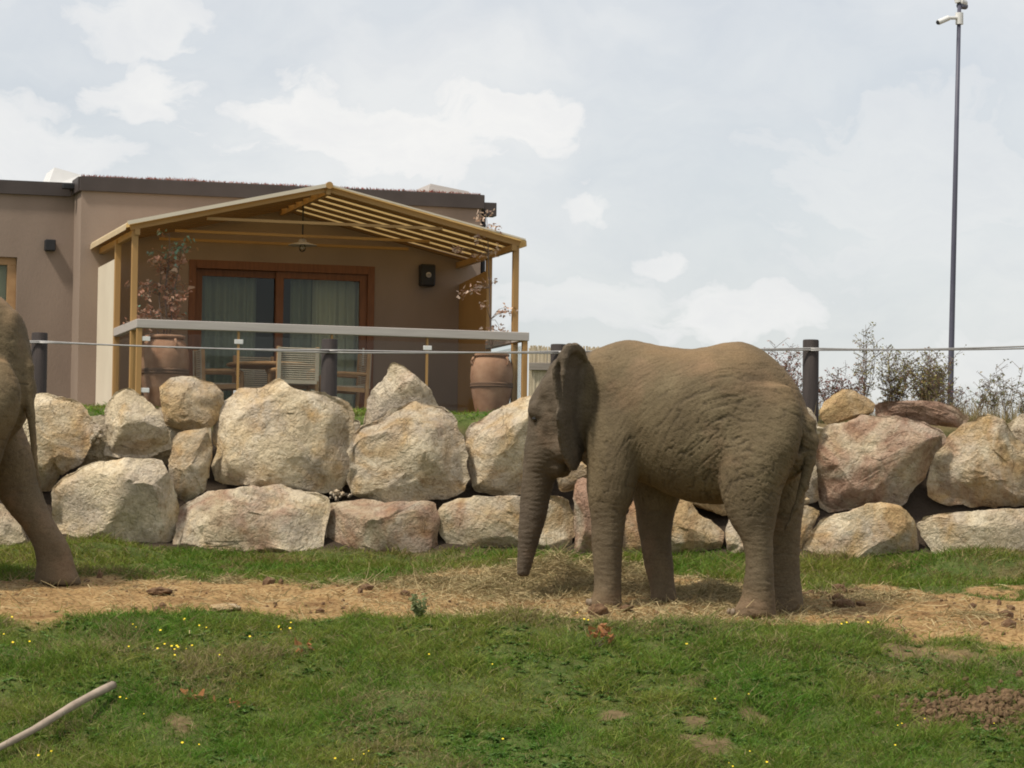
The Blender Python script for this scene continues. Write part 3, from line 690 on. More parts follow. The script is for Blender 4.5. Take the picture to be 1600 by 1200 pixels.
        if 'roll' in E:                                                    # rolled upper rim of the ear
            pp = [(c2[0]+e2[0]*s_i-n2[0]*.035, c2[1]+e2[1]*s_i-n2[1]*.035, loc(E['root'][0], py, E['yl'])[1]) for py, s_i, _ in E['roll']]
            B.chain(pp, [q[2] for q in E['roll']], .03)
    # tail
    pts = []
    for px, py, yl in T['tail']:
        x, z = loc(px, py, yl); pts.append((x, yl, z))
    B.chain(pts, T['tail_r'], .03)
    V, F = surface_nets(B.f+np.float32(.004), B.lo, h)
    # drop stray islands is not needed: all pieces overlap. relax the grid steps
    Ed = np.concatenate([F[:, [0, 1]], F[:, [1, 2]], F[:, [2, 3]], F[:, [3, 0]]]); Ed = np.unique(np.sort(Ed, 1), axis=0); n = len(V)
    A, C = np.r_[Ed[:, 0], Ed[:, 1]], np.r_[Ed[:, 1], Ed[:, 0]]; deg = np.bincount(A, minlength=n)
    def avg(v): return np.bincount(A, v[C], n)/deg
    for it in range(6):
        L = np.stack([avg(V[:, i]) for i in range(3)], 1)-V; V = V+.55*L
        if it % 2: V = V-.3*L
    nr = np.zeros((n, 3)); fn = np.cross(V[F[:, 2]]-V[F[:, 0]], V[F[:, 3]]-V[F[:, 1]])
    for k in range(4):
        for i in range(3): nr[:, i] += np.bincount(F[:, k], fn[:, i], n)
    nr = unit(nr+1e-12)
    # flow of the skin folds, written in elephant space (forward, height)
    W = T['flow']; xf, zz = V[:, 0], V[:, 2]
    def P(px, py, yl=.3): return loc(px, py, yl)
    hc = P(*W['hip']); sc_ = P(*W['shoulder']); kn = P(*W['knee'])
    rad = np.stack([xf-hc[0], np.zeros(n), zz-hc[1]], 1); tang = np.stack([rad[:, 2], np.zeros(n), -rad[:, 0]], 1); tang = unit(tang+1e-6)
    rad2 = np.stack([xf-sc_[0], np.zeros(n), zz-sc_[1]], 1); tang2 = unit(np.stack([rad2[:, 2]*1.2, np.zeros(n), -rad2[:, 0]], 1)+1e-6)
    horiz = np.stack([np.ones(n), np.zeros(n), np.zeros(n)], 1)*.8+np.stack([np.zeros(n), np.ones(n), np.zeros(n)], 1)*.6
    wob = .30*fbm(V*1.3, seed, 2)
    rot = lambda d, a: np.stack([d[:, 0]*np.cos(a)-d[:, 2]*np.sin(a), d[:, 1], d[:, 0]*np.sin(a)+d[:, 2]*np.cos(a)], 1)
    tang = rot(tang, wob); tang2 = rot(tang2, wob)
    wl = 1-sstep(kn[1]-.10, kn[1]+.18, zz)                                   # legs and trunk: rings
    wh = sstep(P(*W['headx'])[0]-.05, P(*W['headx'])[0]+.05, xf)
    ws = sstep(sc_[0]-.55, sc_[0]-.15, xf)*(1-wh)
    fl = tang*(1-ws)[:, None]+tang2*ws[:, None]; fl = fl*(1-wl)[:, None]+horiz*wl[:, None]; fl = fl*(1-wh)[:, None]+(horiz+.2*tang2)*wh[:, None]
    fl = fl-nr*(fl*nr).sum(1, keepdims=True); fl = unit(fl+1e-6)
    def lic(f, L, sd, d=fl, m=13):                                          # noise drawn out along the folds
        v = 0
        for t in np.linspace(-L, L, m): v = v+vnoise((V+d*t)*f, sd)
        return v/v.std()
    across = unit(np.cross(nr, fl)+1e-6); slant = unit(fl+across*1.1)
    def arcs(c, f, al, sd):                                                 # folds that run in arcs round a joint
        dx, dz = xf-c[0], zz-c[1]; rr = np.hypot(dx, dz)+.035*fbm(V*np.array([3.2, 3.2, 3.2]), sd, 3); th = np.arctan2(dz, dx)
        v = fbm(np.stack([rr*f, th*al+.25*rr*f*.2, V[:, 1]*1.8], 1), sd, 2, .35); return v/v.std()
    def rings(f, al, sd):
        v = fbm(np.stack([(zz+.03*fbm(V*4, sd, 2))*f, xf*al, V[:, 1]*al], 1), sd, 2, .4); return v/v.std()
    def blend(f, al, sd):
        v = arcs(hc, f, al, sd)*(1-ws)+arcs(sc_, f*1.1, al, sd+31)*ws; g = rings(f*1.1, 4, sd+7)
        return v*(1-wl)*(1-wh)+g*np.maximum(wl, wh)
    br = blend(17, 2.6, seed); mid = blend(36, 4.2, seed+1); cr = lic(30, .07, seed+2, slant, 9); fine = lic(60, .035, seed+3, fl, 7)
    side = 1-.75*sstep(.25, .95, nr[:, 2])
    hipw = np.exp(-((xf-P(1160, 720)[0])**2+(zz-P(1160, 720)[1])**2)/.65**2)
    amt = (.45+.35*sstep(-.6, .5, fbm(V*1.1, seed+5, 2))+.8*hipw)*(1-.35*wh)*(1-.25*wl)*side
    def fold(v, w): return np.clip(np.abs(v)/w, 0, 1)**.75
    hgt = .0090*fold(br, .32)*amt+.0058*fold(mid, .4)*amt+.0030*fold(cr, .4)*(.3+amt)*(1-.6*wl)+.0012*np.clip(fine, -2, 2)
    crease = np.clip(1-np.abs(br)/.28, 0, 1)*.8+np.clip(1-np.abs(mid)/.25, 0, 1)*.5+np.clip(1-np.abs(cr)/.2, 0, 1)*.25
    disp = hgt-hgt.mean()+.009*fbm(V*2.6, seed+9, 3)
    tr = T['trunk'][0]; tx, tz = loc((tr[1]+tr[2])/2, tr[0], 0)
    trunk = sstep(P(*W['headx'])[0]+.06, P(*W['headx'])[0]+.2, xf)*(1-sstep(tz-.1, tz+.12, zz))
    disp = disp*(1-trunk)+trunk*(.0014*np.sin(zz*140+3*vnoise(V*7, 3)+1.6*vnoise(V*19, 5))+.0016*fine)
    V = V+nr*disp[:, None]
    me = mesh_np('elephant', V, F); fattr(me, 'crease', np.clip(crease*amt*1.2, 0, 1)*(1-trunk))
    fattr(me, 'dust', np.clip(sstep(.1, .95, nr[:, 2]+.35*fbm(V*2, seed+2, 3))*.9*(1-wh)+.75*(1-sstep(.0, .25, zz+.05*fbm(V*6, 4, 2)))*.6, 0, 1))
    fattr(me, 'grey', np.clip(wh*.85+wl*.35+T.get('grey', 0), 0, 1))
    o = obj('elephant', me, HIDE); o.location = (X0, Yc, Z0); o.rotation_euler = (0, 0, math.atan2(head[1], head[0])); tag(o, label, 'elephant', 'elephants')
    # blender's local y after turning +x to the heading is the animal's left, as used above
    def nearest(px, py, yl, side=1):
        x, z = loc(px, py, yl); dd = (V[:, 0]-x)**2+(V[:, 2]-z)**2+np.where(V[:, 1]*side > .03, 0, 9)-.02*side*V[:, 1]; return int(np.argmin(dd))
    for px, py, r_ in T.get('eyes', ()):
        i = nearest(px, py, .26)
        e, Fi = ico(3); me2 = mesh_np('eye', e*r_, Fi); q = obj('eye', me2, EYE, o); q.location = V[i]-nr[i]*r_*.45
    for leg in T['legs']:
        if not leg.get('nails'): continue
        py, l, r2, ry = leg['st'][-1]; xa, _ = loc(l, py, leg['yl']); xb, _ = loc(r2, py, leg['yl']); cx, rx = (xa+xb)/2, abs(xa-xb)/2; g = gz(cx, leg['yl'])
        for ang in leg['nails']:
            a = math.radians(ang); e, Fi = ico(3); p = e*np.array([.02, .034, .034]); p = np.stack([p[:, 0]*math.cos(a)-p[:, 1]*math.sin(a), p[:, 0]*math.sin(a)+p[:, 1]*math.cos(a), p[:, 2]], 1)
            q = obj('toenail', mesh_np('toenail', p, Fi), NAIL, o); q.location = (cx+rx*.93*math.cos(a), leg['yl']+ry*.93*math.sin(a), g+.035)
    return o

E1 = dict(lo=(-1.75, -.8, -.25), hi=(2.3, 1.5, 2.85), s=1.0,
  top=[(890,600),(905,572),(930,549),(950,537),(980,529),(1010,533),(1040,539),(1080,543),(1110,539),(1140,533),(1165,534),(1190,545),(1215,565),(1238,592),(1256,628),(1268,668)],
  bottom=[(890,690),(905,715),(940,738),(980,748),(1005,754),(1030,765),(1051,776),(1080,784),(1113,788),(1140,786),(1170,778),(1205,765),(1238,748),(1258,728),(1268,708)],
  legs=[dict(yl=.36, k=.055, nails=(8, -32, 46), st=[(590,945,1000,.06),(625,926,1004,.13),(660,917,1003,.19),(700,916,1000,.225),(735,917,998,.225),(770,918,991,.205),(800,921,981,.18),(833,923,976,.16),(875,926,972,.15),(905,928,971,.15),(925,926,972,.165),(942,918,974,.18),(947,917,975,.18)]),
        dict(yl=.33, k=.06, nails=(8, -30, 44), st=[(600,1160,1235,.06),(640,1138,1252,.15),(690,1128,1250,.23),(733,1126,1235,.255),(767,1127,1222,.245),(792,1134,1218,.225),(812,1142,1214,.20),(833,1155,1210,.175),(854,1162,1209,.155),(875,1164,1209,.147),(900,1162,1210,.15),(929,1156,1212,.165),(945,1146,1213,.185),(958,1137,1214,.195)]),
        dict(yl=-.34, k=.055, st=[(690,985,1078,.20),(740,985,1072,.21),(775,988,1064,.195),(808,993,1055,.175),(833,997,1052,.16),(854,1001,1051,.15),(883,1007,1053,.15),(917,1015,1056,.16),(931,1016,1059,.175),(940,1014,1061,.18)]),
        dict(yl=-.33, k=.06, st=[(690,1160,1258,.22),(750,1165,1258,.23),(792,1175,1256,.2),(817,1183,1254,.18),(862,1196,1251,.15),(900,1199,1252,.15),(930,1197,1255,.17),(958,1190,1257,.185)])],
  head=[(556,872,915,.13),(568,862,928,.20),(585,853,935,.25),(602,842,938,.28),(618,832,936,.30),(636,826,932,.305),(656,826,926,.30),(680,824,916,.28),(700,822,905,.25),(718,821,893,.215),(738,819,878,.175)],
  trunk=[(690,822,885),(717,820,882),(740,816,872),(767,813,863),(800,811,856),(833,809,847),(862,808,838),(890,807,830),(901,808,827)],
  lumps=[(838,640,.24,(.10,.07,.10),.05),(858,612,.24,(.10,.08,.16),.06),(848,705,.15,(.09,.08,.13),.04),(882,700,.2,(.12,.12,.14),.07),(872,730,.07,(.10,.10,.10),.05),(905,640,.22,(.22,.22,.3),.1),(925,600,.1,(.3,.25,.28),.12)],
  pits=[(846,628,.335,(.05,.05,.07),.04),(836,657,.315,(.05,.035,.032),.022),(852,683,.30,(.03,.04,.07),.03),(1242,695,.16,(.09,.05,.08),.05)],
  ears=[(1, dict(roll=[(566,.04,.03),(552,.18,.042),(547,.34,.05),(551,.48,.05),(566,.57,.042),(590,.59,.03),(625,.59,.014)], root=(912,640), yl=.25, dir=(.13,.99), cup=.03, rows=[(541,.30,.50),(546,.20,.56),(556,.08,.60),(570,.0,.61),(590,-.05,.61),(615,-.05,.60),(640,-.05,.60),(652,-.05,.64),(662,-.05,.64),(676,-.03,.55),(700,.0,.46),(720,.06,.38),(738,.18,.28)])),
        (-1, dict(root=(905,640), yl=.25, dir=(-.92,.4), cup=-.02, rows=[(556,.25,.5),(575,.0,.62),(605,-.05,.66),(650,-.05,.62),(690,.0,.45),(725,.1,.25)]))],
  tail=[(1245,640,.02),(1262,662,.02),(1268,690,.03),(1265,720,.05),(1256,758,.08),(1243,793,.10),(1230,822,.10),(1224,832,.10)], tail_r=[.085,.075,.058,.046,.040,.034,.026,.016],
  eyes=[(834,657,.03)],
  flow=dict(hip=(1185,800), shoulder=(905,760), knee=(1100,800), headx=(915,640)))
ELE1 = build_elephant('adult elephant feeding with its trunk lowered into the hay', E1, 1090, 32.0, math.radians(17), .0125, 3)

def _t2(px, py): return (px-1268)*1.14+50, (py-957)*1.14+922
def _tl(l): return [_t2(*p) for p in l]
def _tr(st): return [(_t2(0, py)[1], _t2(l, 0)[0], _t2(r, 0)[0], ry) for py, l, r, ry in st]
E2 = dict(lo=(-2.3, -.9, -.3), hi=(2.9, 1.75, 3.45), s=1.19,
  top=[p for p in _tl(E1['top']) if p[0] < -45]+[(-39,449),(-15,455),(0,462),(22,482),(38,508),(46,540),(50,590)],
  bottom=[p for p in _tl(E1['bottom']) if p[0] < -30]+[(-22,703),(16,684),(39,655),(50,628)],
  legs=[dict(E1['legs'][0], yl=.42, nails=None, st=_tr(E1['legs'][0]['st'])), dict(E1['legs'][2], yl=-.4, st=_tr(E1['legs'][2]['st'])),
        dict(yl=.38, k=.06, st=[(560,-80,15,.08),(610,-100,32,.2),(650,-105,27,.28),(697,-108,9,.28),(740,-110,-6,.26),(785,-108,-28,.21),(825,-100,-45,.165),(870,-98,-46,.155),(905,-105,-45,.17),(930,-118,-42,.19)]),
        dict(yl=-.36, k=.06, st=[(610,-70,28,.2),(650,-48,30,.24),(697,-28,45,.24),(720,-18,52,.23),(755,-8,60,.21),(785,2,69,.19),(808,18,79,.17),(828,34,90,.155),(850,46,104,.15),(875,55,113,.15),(895,56,119,.16),(911,54,126,.17),(922,52,129,.175)])],
  head=_tr(E1['head']), trunk=[(_t2(0, py)[1], _t2(l, 0)[0], _t2(r, 0)[0]) for py, l, r in E1['trunk']],
  lumps=[_t2(px, py)+(yl*1.19, tuple(1.19*q for q in r), k) for px, py, yl, r, k in E1['lumps']], pits=[],
  ears=[(sg, dict(E, root=_t2(*E['root']), yl=.3, rows=[(_t2(0, py)[1], a*1.19, b*1.19) for py, a, b in E['rows']], roll=[(_t2(0, py)[1], a*1.19, b) for py, a, b in E.get('roll', E1['ears'][0][1]['roll'])])) for sg, E in E1['ears']],
  tail=[(30,545,.02),(40,575,.04),(45,605,.06),(48,650,.08),(53,700,.08),(60,745,.08),(66,776,.08)], tail_r=[.10,.085,.062,.045,.036,.028,.014],
  eyes=[_t2(834, 657)+(.026,)],
  flow=dict(hip=(-20,720), shoulder=_t2(905, 760), knee=_t2(1100, 812), headx=_t2(915, 640)))
ELE2 = build_elephant('larger elephant walking off at the left edge, only rump, tail and hind leg in view', E2, _t2(1090, 0)[0], 33.3, math.radians(12), .0165, 8)

# ------------------------------------------------------------------ hay and straw
HAYP = []
for px, py, rx, ry, h in ((862, 926, .46, .36, .34), (940, 918, .40, .30, .27), (790, 930, .4, .3, .14), (1000, 922, .3, .25, .22), (1110, 935, .32, .28, .18), (700, 915, .8, .35, .07), (360, 912, .14, .1, .09), (1360, 935, .5, .3, .06), (1520, 962, .25, .15, .05), (1180, 950, .6, .3, .05)):
    p = ground_px(px, py); HAYP.append((p.x, p.y, rx, ry, h))
def hay_h(x, y):
    z = 0
    for bx, by, rx, ry, h in HAYP: z = z+h*np.exp(-((x-bx)/rx)**2-((y-by)/ry)**2)
    return z*(1+.35*fbm2(x, y, 4, 91, 3))
def build_hay():
    xs = np.arange(-3.6, 5.3, .03); ys = np.arange(30.4, 34.8, .03); X, Y = np.meshgrid(xs, ys, indexing='ij'); H = hay_h(X, Y)
    Z = hz(X, Y)+H*.8-.04+.012*fbm2(X, Y, 14, 93, 2); idx = np.arange(X.size).reshape(X.shape)
    q = np.stack([idx[:-1, :-1], idx[1:, :-1], idx[1:, 1:], idx[:-1, 1:]], -1); keep = (H[:-1, :-1] > .02); F = q[keep]
    u, inv = np.unique(F, return_inverse=True); Vm = np.stack([X, Y, Z], -1).reshape(-1, 3)[u]; F = inv.reshape(F.shape)
    cm = lerp3((.27, .20, .10), (.38, .29, .15), np.clip(.5+.5*vnoise(Vm*9, 2), 0, 1))
    def strands(x, y, z, lmin, lmax, w, dark):
        n = len(x); a = rng.uniform(0, 6.283, n); D = unit(np.stack([np.cos(a), np.sin(a), rng.normal(.15, .42, n)], 1)); L = rng.uniform(lmin, lmax, n)
        bend = rng.normal(0, .22, (n, 3))*L[:, None]; bend[:, 2] -= .12*L
        t = rng.random(n); c = lerp3((.30, .225, .11), (.52, .42, .23), t); c[rng.random(n) < dark] = (.24, .21, .10); c *= rng.uniform(.75, 1.2, (n, 1))
        P0 = np.stack([x, y, z], 1)-D*(L/2)[:, None]; P0[:, 2] = np.maximum(P0[:, 2], hz(P0[:, 0], P0[:, 1])+.004)
        return ribbons(P0, D, L, rng.uniform(.6, 1.4, n)*w, bend, c, 3, None, .5)
    n = 110000; x = rng.uniform(-3.6, 5.3, n); y = rng.uniform(30.4, 34.8, n); h = hay_h(x, y); k = rng.random(n) < np.clip(h*9, 0, 1); x, y, h = x[k], y[k], h[k]
    p1 = strands(x, y, hz(x, y)+h*rng.uniform(.72, 1.12, len(x)), .08, .28, .006, .3)
    V, F, C = join_ribbons([(Vm, F, cm), p1]); me = mesh_np('hay_heap', V, F); cattr(me, 'tint', C)
    tag(obj('hay_heap', me, STRAW), 'heap of loose dry hay around the trunk tip and front feet', 'hay', kind='stuff')
    n = 90000; x = rng.uniform(-6, 6, n); y = rng.uniform(29.6, 35, n)
    dens = dirt_mask(x, y)*(.03+.40*sstep(-1.4, .0, x)*(1-sstep(2.4, 3.6, x))+.16*sstep(.0, .8, fbm2(x, y, 1.7, 95, 3)))+.008
    k = rng.random(n) < dens; x, y = x[k], y[k]; v, f, c = strands(x, y, hz(x, y)+rng.uniform(.004, .03, len(x)), .05, .18, .0065, .12)
    me = mesh_np('scattered_straw', v, f); cattr(me, 'tint', c)
    tag(obj('scattered_straw', me, STRAW), 'thin straw stalks strewn over the trodden earth strip', 'straw', kind='stuff')
build_hay()

# ------------------------------------------------------------------ lodge: shared frame (u along the front, v into the house, w up)
BX0, BY0, BZ0, BYAW = -4.918, 43.758, CAMZ+2.26, .286
WR, VP, VE, VW, FLOOR = 5.298, 1.821, .445, 3.323, -.14
def bloc(px, py, v):
    a, b = ray(px, py); c, s = math.cos(BYAW), math.sin(BYAW)
    # BX0 + u c - v s = a (BY0 + u s + v c)
    u = (a*(BY0+v*c)-BX0+v*s)/(c-a*s); Y = BY0+u*s+v*c
    return u, CAMZ+b*Y-BZ0
BLOC = (BX0, BY0, BZ0)
def plaster():
    return noise_mat('taupe_plaster', rgb(.235, .175, .135), rgb(.315, .238, .186), 1.1, .92, .35, 50, .008, detail=9, stretch=(1, 1, .45))
PLASTER = plaster()
FASCIA = noise_mat('dark_brown_metal', rgb(.06, .047, .042), rgb(.075, .06, .054), 3, .5, .05)
OCHRE = noise_mat('ochre_painted_steel', rgb(.36, .205, .075), rgb(.42, .25, .095), 2, .55, .05, stretch=(1, 1, .3))
TEAK = noise_mat('stained_door_wood', rgb(.15, .06, .026), rgb(.22, .09, .038), 6, .55, .2, 50, .004, stretch=(6, 6, .6))
FURN = noise_mat('oiled_teak', rgb(.34, .19, .085), rgb(.42, .25, .12), 8, .6, .2, 60, .003)
CORD = noise_mat('woven_cord', rgb(.40, .34, .26), rgb(.48, .41, .32), 30, .85, .3, 150, .002)
RAIL = noise_mat('weathered_grey_rail', rgb(.40, .36, .33), rgb(.47, .43, .39), 5, .6, .15, 60, .002, stretch=(.4, 6, 6))
BLACK = noise_mat('matt_black_metal', rgb(.02, .02, .021), rgb(.03, .029, .03), 5, .5, .05)
WHITE = noise_mat('white_metal', rgb(.66, .65, .62), rgb(.74, .73, .70), 4, .45, .05)
CREAM = noise_mat('cream_canvas_panel', rgb(.62, .54, .42), rgb(.68, .60, .47), 2, .85, .2, 200, .002)
TERRA = noise_mat('aged_terracotta', rgb(.25, .125, .072), rgb(.40, .235, .15), 5, .92, .5, 24, .01, detail=9)
SLAB = noise_mat('patio_paving', rgb(.11, .095, .08), rgb(.15, .13, .11), 2, .9, .2)
DARKROOM = noise_mat('room_lining', rgb(.16, .13, .11), rgb(.19, .155, .13), 1, .9, 0)
POSTM = noise_mat('dark_stained_post', rgb(.035, .028, .026), rgb(.06, .048, .043), 3, .75, .4, 40, .006, stretch=(6, 6, .8))
STEELC = noise_mat('galvanised_cable', rgb(.30, .29, .28), rgb(.36, .35, .33), 20, .5, .1, metallic=.4)
def canvas():
    m, nt, b = new_mat('canopy_canvas'); out = m.node_tree.nodes['Material Output']
    tc = nt.n('TexCoord'); n = nt.n('TexNoise'); n.inputs['Scale'].default_value = 3; nt.l(tc.outputs['Object'], n.inputs['Vector'])
    c = nt.ramp(n.outputs['Fac'], [(.3, rgb(.62, .50, .32)), (.7, rgb(.70, .58, .39))]); nt.l(c, b.inputs['Base Color']); b.inputs['Roughness'].default_value = .9
    tr = nt.n('BsdfTranslucent'); tr.inputs['Color'].default_value = rgb(.80, .55, .22); mx = nt.n('MixShader'); mx.inputs[0].default_value = .34
    nt.l(b.outputs[0], mx.inputs[1]); nt.l(tr.outputs[0], mx.inputs[2]); nt.l(mx.outputs[0], out.inputs['Surface']); return m
CANVAS = canvas()
def glass(name, tint, refl=1.0):
    m, nt, b = new_mat(name); out = m.node_tree.nodes['Material Output']
    tr = nt.n('BsdfTransparent'); tr.inputs[0].default_value = tint; gl = nt.n('BsdfGlossy'); gl.inputs['Roughness'].default_value = .03
    fr = nt.n('Fresnel'); fr.inputs['IOR'].default_value = 1.5; f = nt.math('MULTIPLY', fr.outputs[0], refl); mx = nt.n('MixShader')
    nt.l(f, mx.inputs[0]); nt.l(tr.outputs[0], mx.inputs[1]); nt.l(gl.outputs[0], mx.inputs[2]); nt.l(mx.outputs[0], out.inputs['Surface']); return m
GLASS = glass('clear_glass', rgb(.95, .965, .955), .3); DGLASS = glass('door_glass', rgb(.84, .87, .82), .6)
def curtain_mat(n, c): return noise_mat(n, c, tuple(1.1*q for q in c[:3])+(1,), 2, .95, .1)
CURT = curtain_mat('pale_curtain', rgb(.66, .62, .50)); CURT2 = curtain_mat('grey_green_curtain', rgb(.32, .34, .28))

def build_lodge():
    t = thing('lodge', 'single-storey taupe lodge with flat roof and dark fascia behind the boulders', 'house', BLOC, BYAW)
    U0, U1, TOPW, WING = -.282, 5.6, 3.305, 3.95
    du0, du1, dh = bloc(294, 500, VW)[0], bloc(584, 500, VW)[0], bloc(440, 411, VW)[1]
    MB().box(U0, du0, VW, VW+.3, -.4, TOPW-.02).box(du1, U1, VW, VW+.3, -.4, TOPW-.02).box(du0, du1, VW+.001, VW+.3, dh, TOPW-.02).build('front_wall', PLASTER, t)
    MB().box(U0, U0+.3, VW+.3, 10.5, -.4, TOPW-.02).build('side_wall', PLASTER, t)
    MB().box(U1-.3, U1, VW+.3, 10.5, -.4, TOPW-.02).build('side_wall', PLASTER, t)
    MB().box(U0+.3, U1-.3, 10.2, 10.5, -.4, TOPW-.02).build('rear_wall', PLASTER, t)
    # wing to the left with a wooden window
    wu1, ww1 = bloc(27, 402, WING); wu0 = wu1-1.5; ww0 = ww1-1.25
    MB().box(-9, wu0, WING, WING+.3, -.4, TOPW-.05).box(wu1, U0, WING, WING+.3, -.4, TOPW-.05).box(wu0, wu1, WING, WING+.3, ww1, TOPW-.05).box(wu0, wu1, WING, WING+.3, -.4, ww0).build('wing_wall', PLASTER, t)
    win = MB().box(wu0, wu1, WING+.06, WING+.14, ww1-.11, ww1).box(wu0, wu1, WING+.06, WING+.14, ww0, ww0+.11).box(wu1-.13, wu1, WING+.06, WING+.14, ww0+.11, ww1-.11).box(wu0, wu0+.13, WING+.06, WING+.14, ww0+.11, ww1-.11).build('window', FURN, t, .004)
    MB().box(wu0+.13, wu1-.13, WING+.09, WING+.1, ww0+.11, ww1-.11).build('pane', DGLASS, win)
    MB().box(wu0+.1, wu1-.1, WING+.24, WING+.26, ww0, ww1).build('blind', CURT, win)
    # fascias, roof, planting on the roof
    fb = bloc(300, 306, VW)[1]
    MB().box(U0-.03, U1+.03, VW-.05, VW+.0-.002, fb, TOPW).build('fascia', FASCIA, t, .004)
    MB().box(U0-.05, U0-.002, VW, WING-.07, fb, TOPW).build('fascia', FASCIA, t)
    MB().box(-9, U0-.06, WING-.06, WING-.002, fb-.02, TOPW-.03).build('fascia', FASCIA, t)
    MB().box(U1+.002, U1+.05, VW+.002, 10.5, fb, TOPW).build('fascia', FASCIA, t)
    MB().box(U0, U1, VW+.02, 10.5, TOPW-.02, TOPW+.012).box(-9, U0-.002, WING+.02, 10.5, TOPW-.05, TOPW-.02).build('roof', FASCIA, t)
    n = 5200; x = rng.uniform(U0, U1, n); y = VW+.03+rng.uniform(0, 1.0, n)**1.5; a = rng.uniform(0, 6.28, n); D = unit(np.stack([np.cos(a)*.7, np.sin(a)*.7, np.ones(n)], 1)); L = rng.uniform(.02, .05, n)*(1+.9*np.clip(vnoise(np.stack([x*2.5, y, y*0], 1), 5), 0, 1))
    col = lerp3((.36, .075, .06), (.25, .12, .05), rng.random(n)); v, f, c = ribbons(np.stack([x, y, np.full(n, TOPW+.008)], 1), D, L, np.full(n, .012), np.zeros((n, 3)), col)
    me = mesh_np('roof_sedum', v, f); cattr(me, 'tint', c); tag(obj('roof_sedum', me, LEAF, t), 'low red stonecrop along the roof edge', kind='stuff')
    for (pa, pb, pt, v0) in ((74, 130, 264, 4.6), (664, 738, 290, 4.4)):       # rooflights
        ua, ub = bloc(pa, 280, v0)[0], bloc(pb, 280, v0)[0]; hw = bloc((pa+pb)/2, pt, v0)[1]
        up = MB(); up.add([(ua, v0, TOPW-.03), (ub, v0, TOPW-.03), (ub, v0+1, TOPW-.03), (ua, v0+1, TOPW-.03), (ua+.12, v0+.12, hw+.03), (ub-.02, v0+.12, hw-.06), (ub-.02, v0+.9, hw-.06), (ua+.12, v0+.9, hw+.03)],
                         [(3, 2, 1, 0), (4, 5, 6, 7), (0, 1, 5, 4), (1, 2, 6, 5), (2, 3, 7, 6), (3, 0, 4, 7)])
        sk = up.build('rooflight', WHITE if pa < 300 else RAIL, t)
        MB().box(ua-.02, ub+.02, v0-.02, v0+1.02, TOPW-.03, TOPW+.03).build('kerb_frame', FASCIA if pa > 300 else WHITE, sk)
    # sliding door: outer frame, two leaves with panes, room and curtains behind
    d = MB().box(du0, du0+.10, VW-.02, VW+.12, FLOOR, dh).box(du1-.10, du1, VW-.02, VW+.12, FLOOR, dh).box(du0+.10, du1-.10, VW-.02, VW+.12, dh-.12, dh).box(du0+.10, du1-.10, VW-.02, VW+.12, FLOOR, FLOOR+.06).build('sliding_door', TEAK, t, .004)
    um = bloc(437, 500, VW)[0]
    for k, (a, b, vv) in enumerate(((du0+.10, um+.055, VW+.075), (um-.055, du1-.10, VW+.02))):
        lf = MB().box(a, a+.11, vv, vv+.05, FLOOR+.06, dh-.12).box(b-.11, b, vv, vv+.05, FLOOR+.06, dh-.12).box(a+.11, b-.11, vv, vv+.05, dh-.22, dh-.12).box(a+.11, b-.11, vv, vv+.05, FLOOR+.06, FLOOR+.2).build('door_leaf', TEAK, d, .003)
        MB().box(a+.11, b-.11, vv+.02, vv+.03, FLOOR+.2, dh-.22).build('pane', DGLASS, d)
    MB().tube([(du1-.16, VW-.05, .75), (du1-.16, VW-.05, 1.0)], .014).build('handle', WHITE, d)
    MB().box(du0-.6, du1+.6, VW+3.2, VW+3.25, FLOOR, 2.5).box(du0-.62, du0-.6, VW+.31, VW+3.2, FLOOR, 2.5).box(du1+.6, du1+.62, VW+.31, VW+3.2, FLOOR, 2.5).box(du0-.6, du1+.6, VW+.31, VW+3.2, 2.5, 2.52).box(du0-.6, du1+.6, VW+.31, VW+3.2, FLOOR-.02, FLOOR).build('room_lining', DARKROOM, t)
    def curtain(pa, pb, mat, vv):
        ua, ub = bloc(pa, 500, vv)[0], bloc(pb, 500, vv)[0]; n = int((ub-ua)/.012); m = MB(); vs = []
        for i in range(n+1):
            x = ua+(ub-ua)*i/n; yv = vv+.035*math.sin(x*46)+.02*math.sin(x*19+1); vs += [(x, yv, FLOOR+.02), (x+.01*math.sin(x*30), yv, dh-.02)]
        m.add(vs, [(2*i, 2*i+2, 2*i+3, 2*i+1) for i in range(n)]); m.build('curtain', mat, t, smooth=True)
    curtain(300, 400, CURT2, VW+.36); curtain(452, 486, CURT2, VW+.36); curtain(487, 582, CURT, VW+.4)
    # lights, camera, speaker on the walls
    u, w = bloc(77, 384, WING); MB().box(u-.075, u+.075, WING-.13, WING-.001, w-.08, w+.08).build('wall_light', BLACK, t, .01)
    u, w = bloc(665, 431, VW); sp = MB().box(u-.11, u+.11, VW-.16, VW-.001, w-.16, w+.16).build('wall_speaker', BLACK, t, .02)
    MB().lathe([(.0, 0), (.035, 0), (.04, .01), (.02, .02)], 16).build('cone', RAIL, sp).matrix_local = Matrix.Translation((u, VW-.165, w))@Matrix.Rotation(math.pi/2, 4, 'X')
    u, w = bloc(112, 293, WING-.2); cm = MB().box(u-.14, u+.05, WING-.3, WING-.18, w-.03, w+.05).build('floodlight', BLACK, t, .01); MB().tube([(u, WING-.18, w), (u, WING-.06, w)], .02).build('bracket', BLACK, cm)
    # rainwater box and downpipe at the right corner
    u, w = bloc(763, 328, VW+.4); rb = MB().box(u-.09, u+.10, VW+.3, VW+.5, w-.10, w+.10).build('gutter_end', FASCIA, t, .006)
    MB().tube([(U1+.07, VW+.12, TOPW-.3), (U1+.07, VW+.12, -.1)], .035, 10).build('downpipe', BLACK, t)
build_lodge()

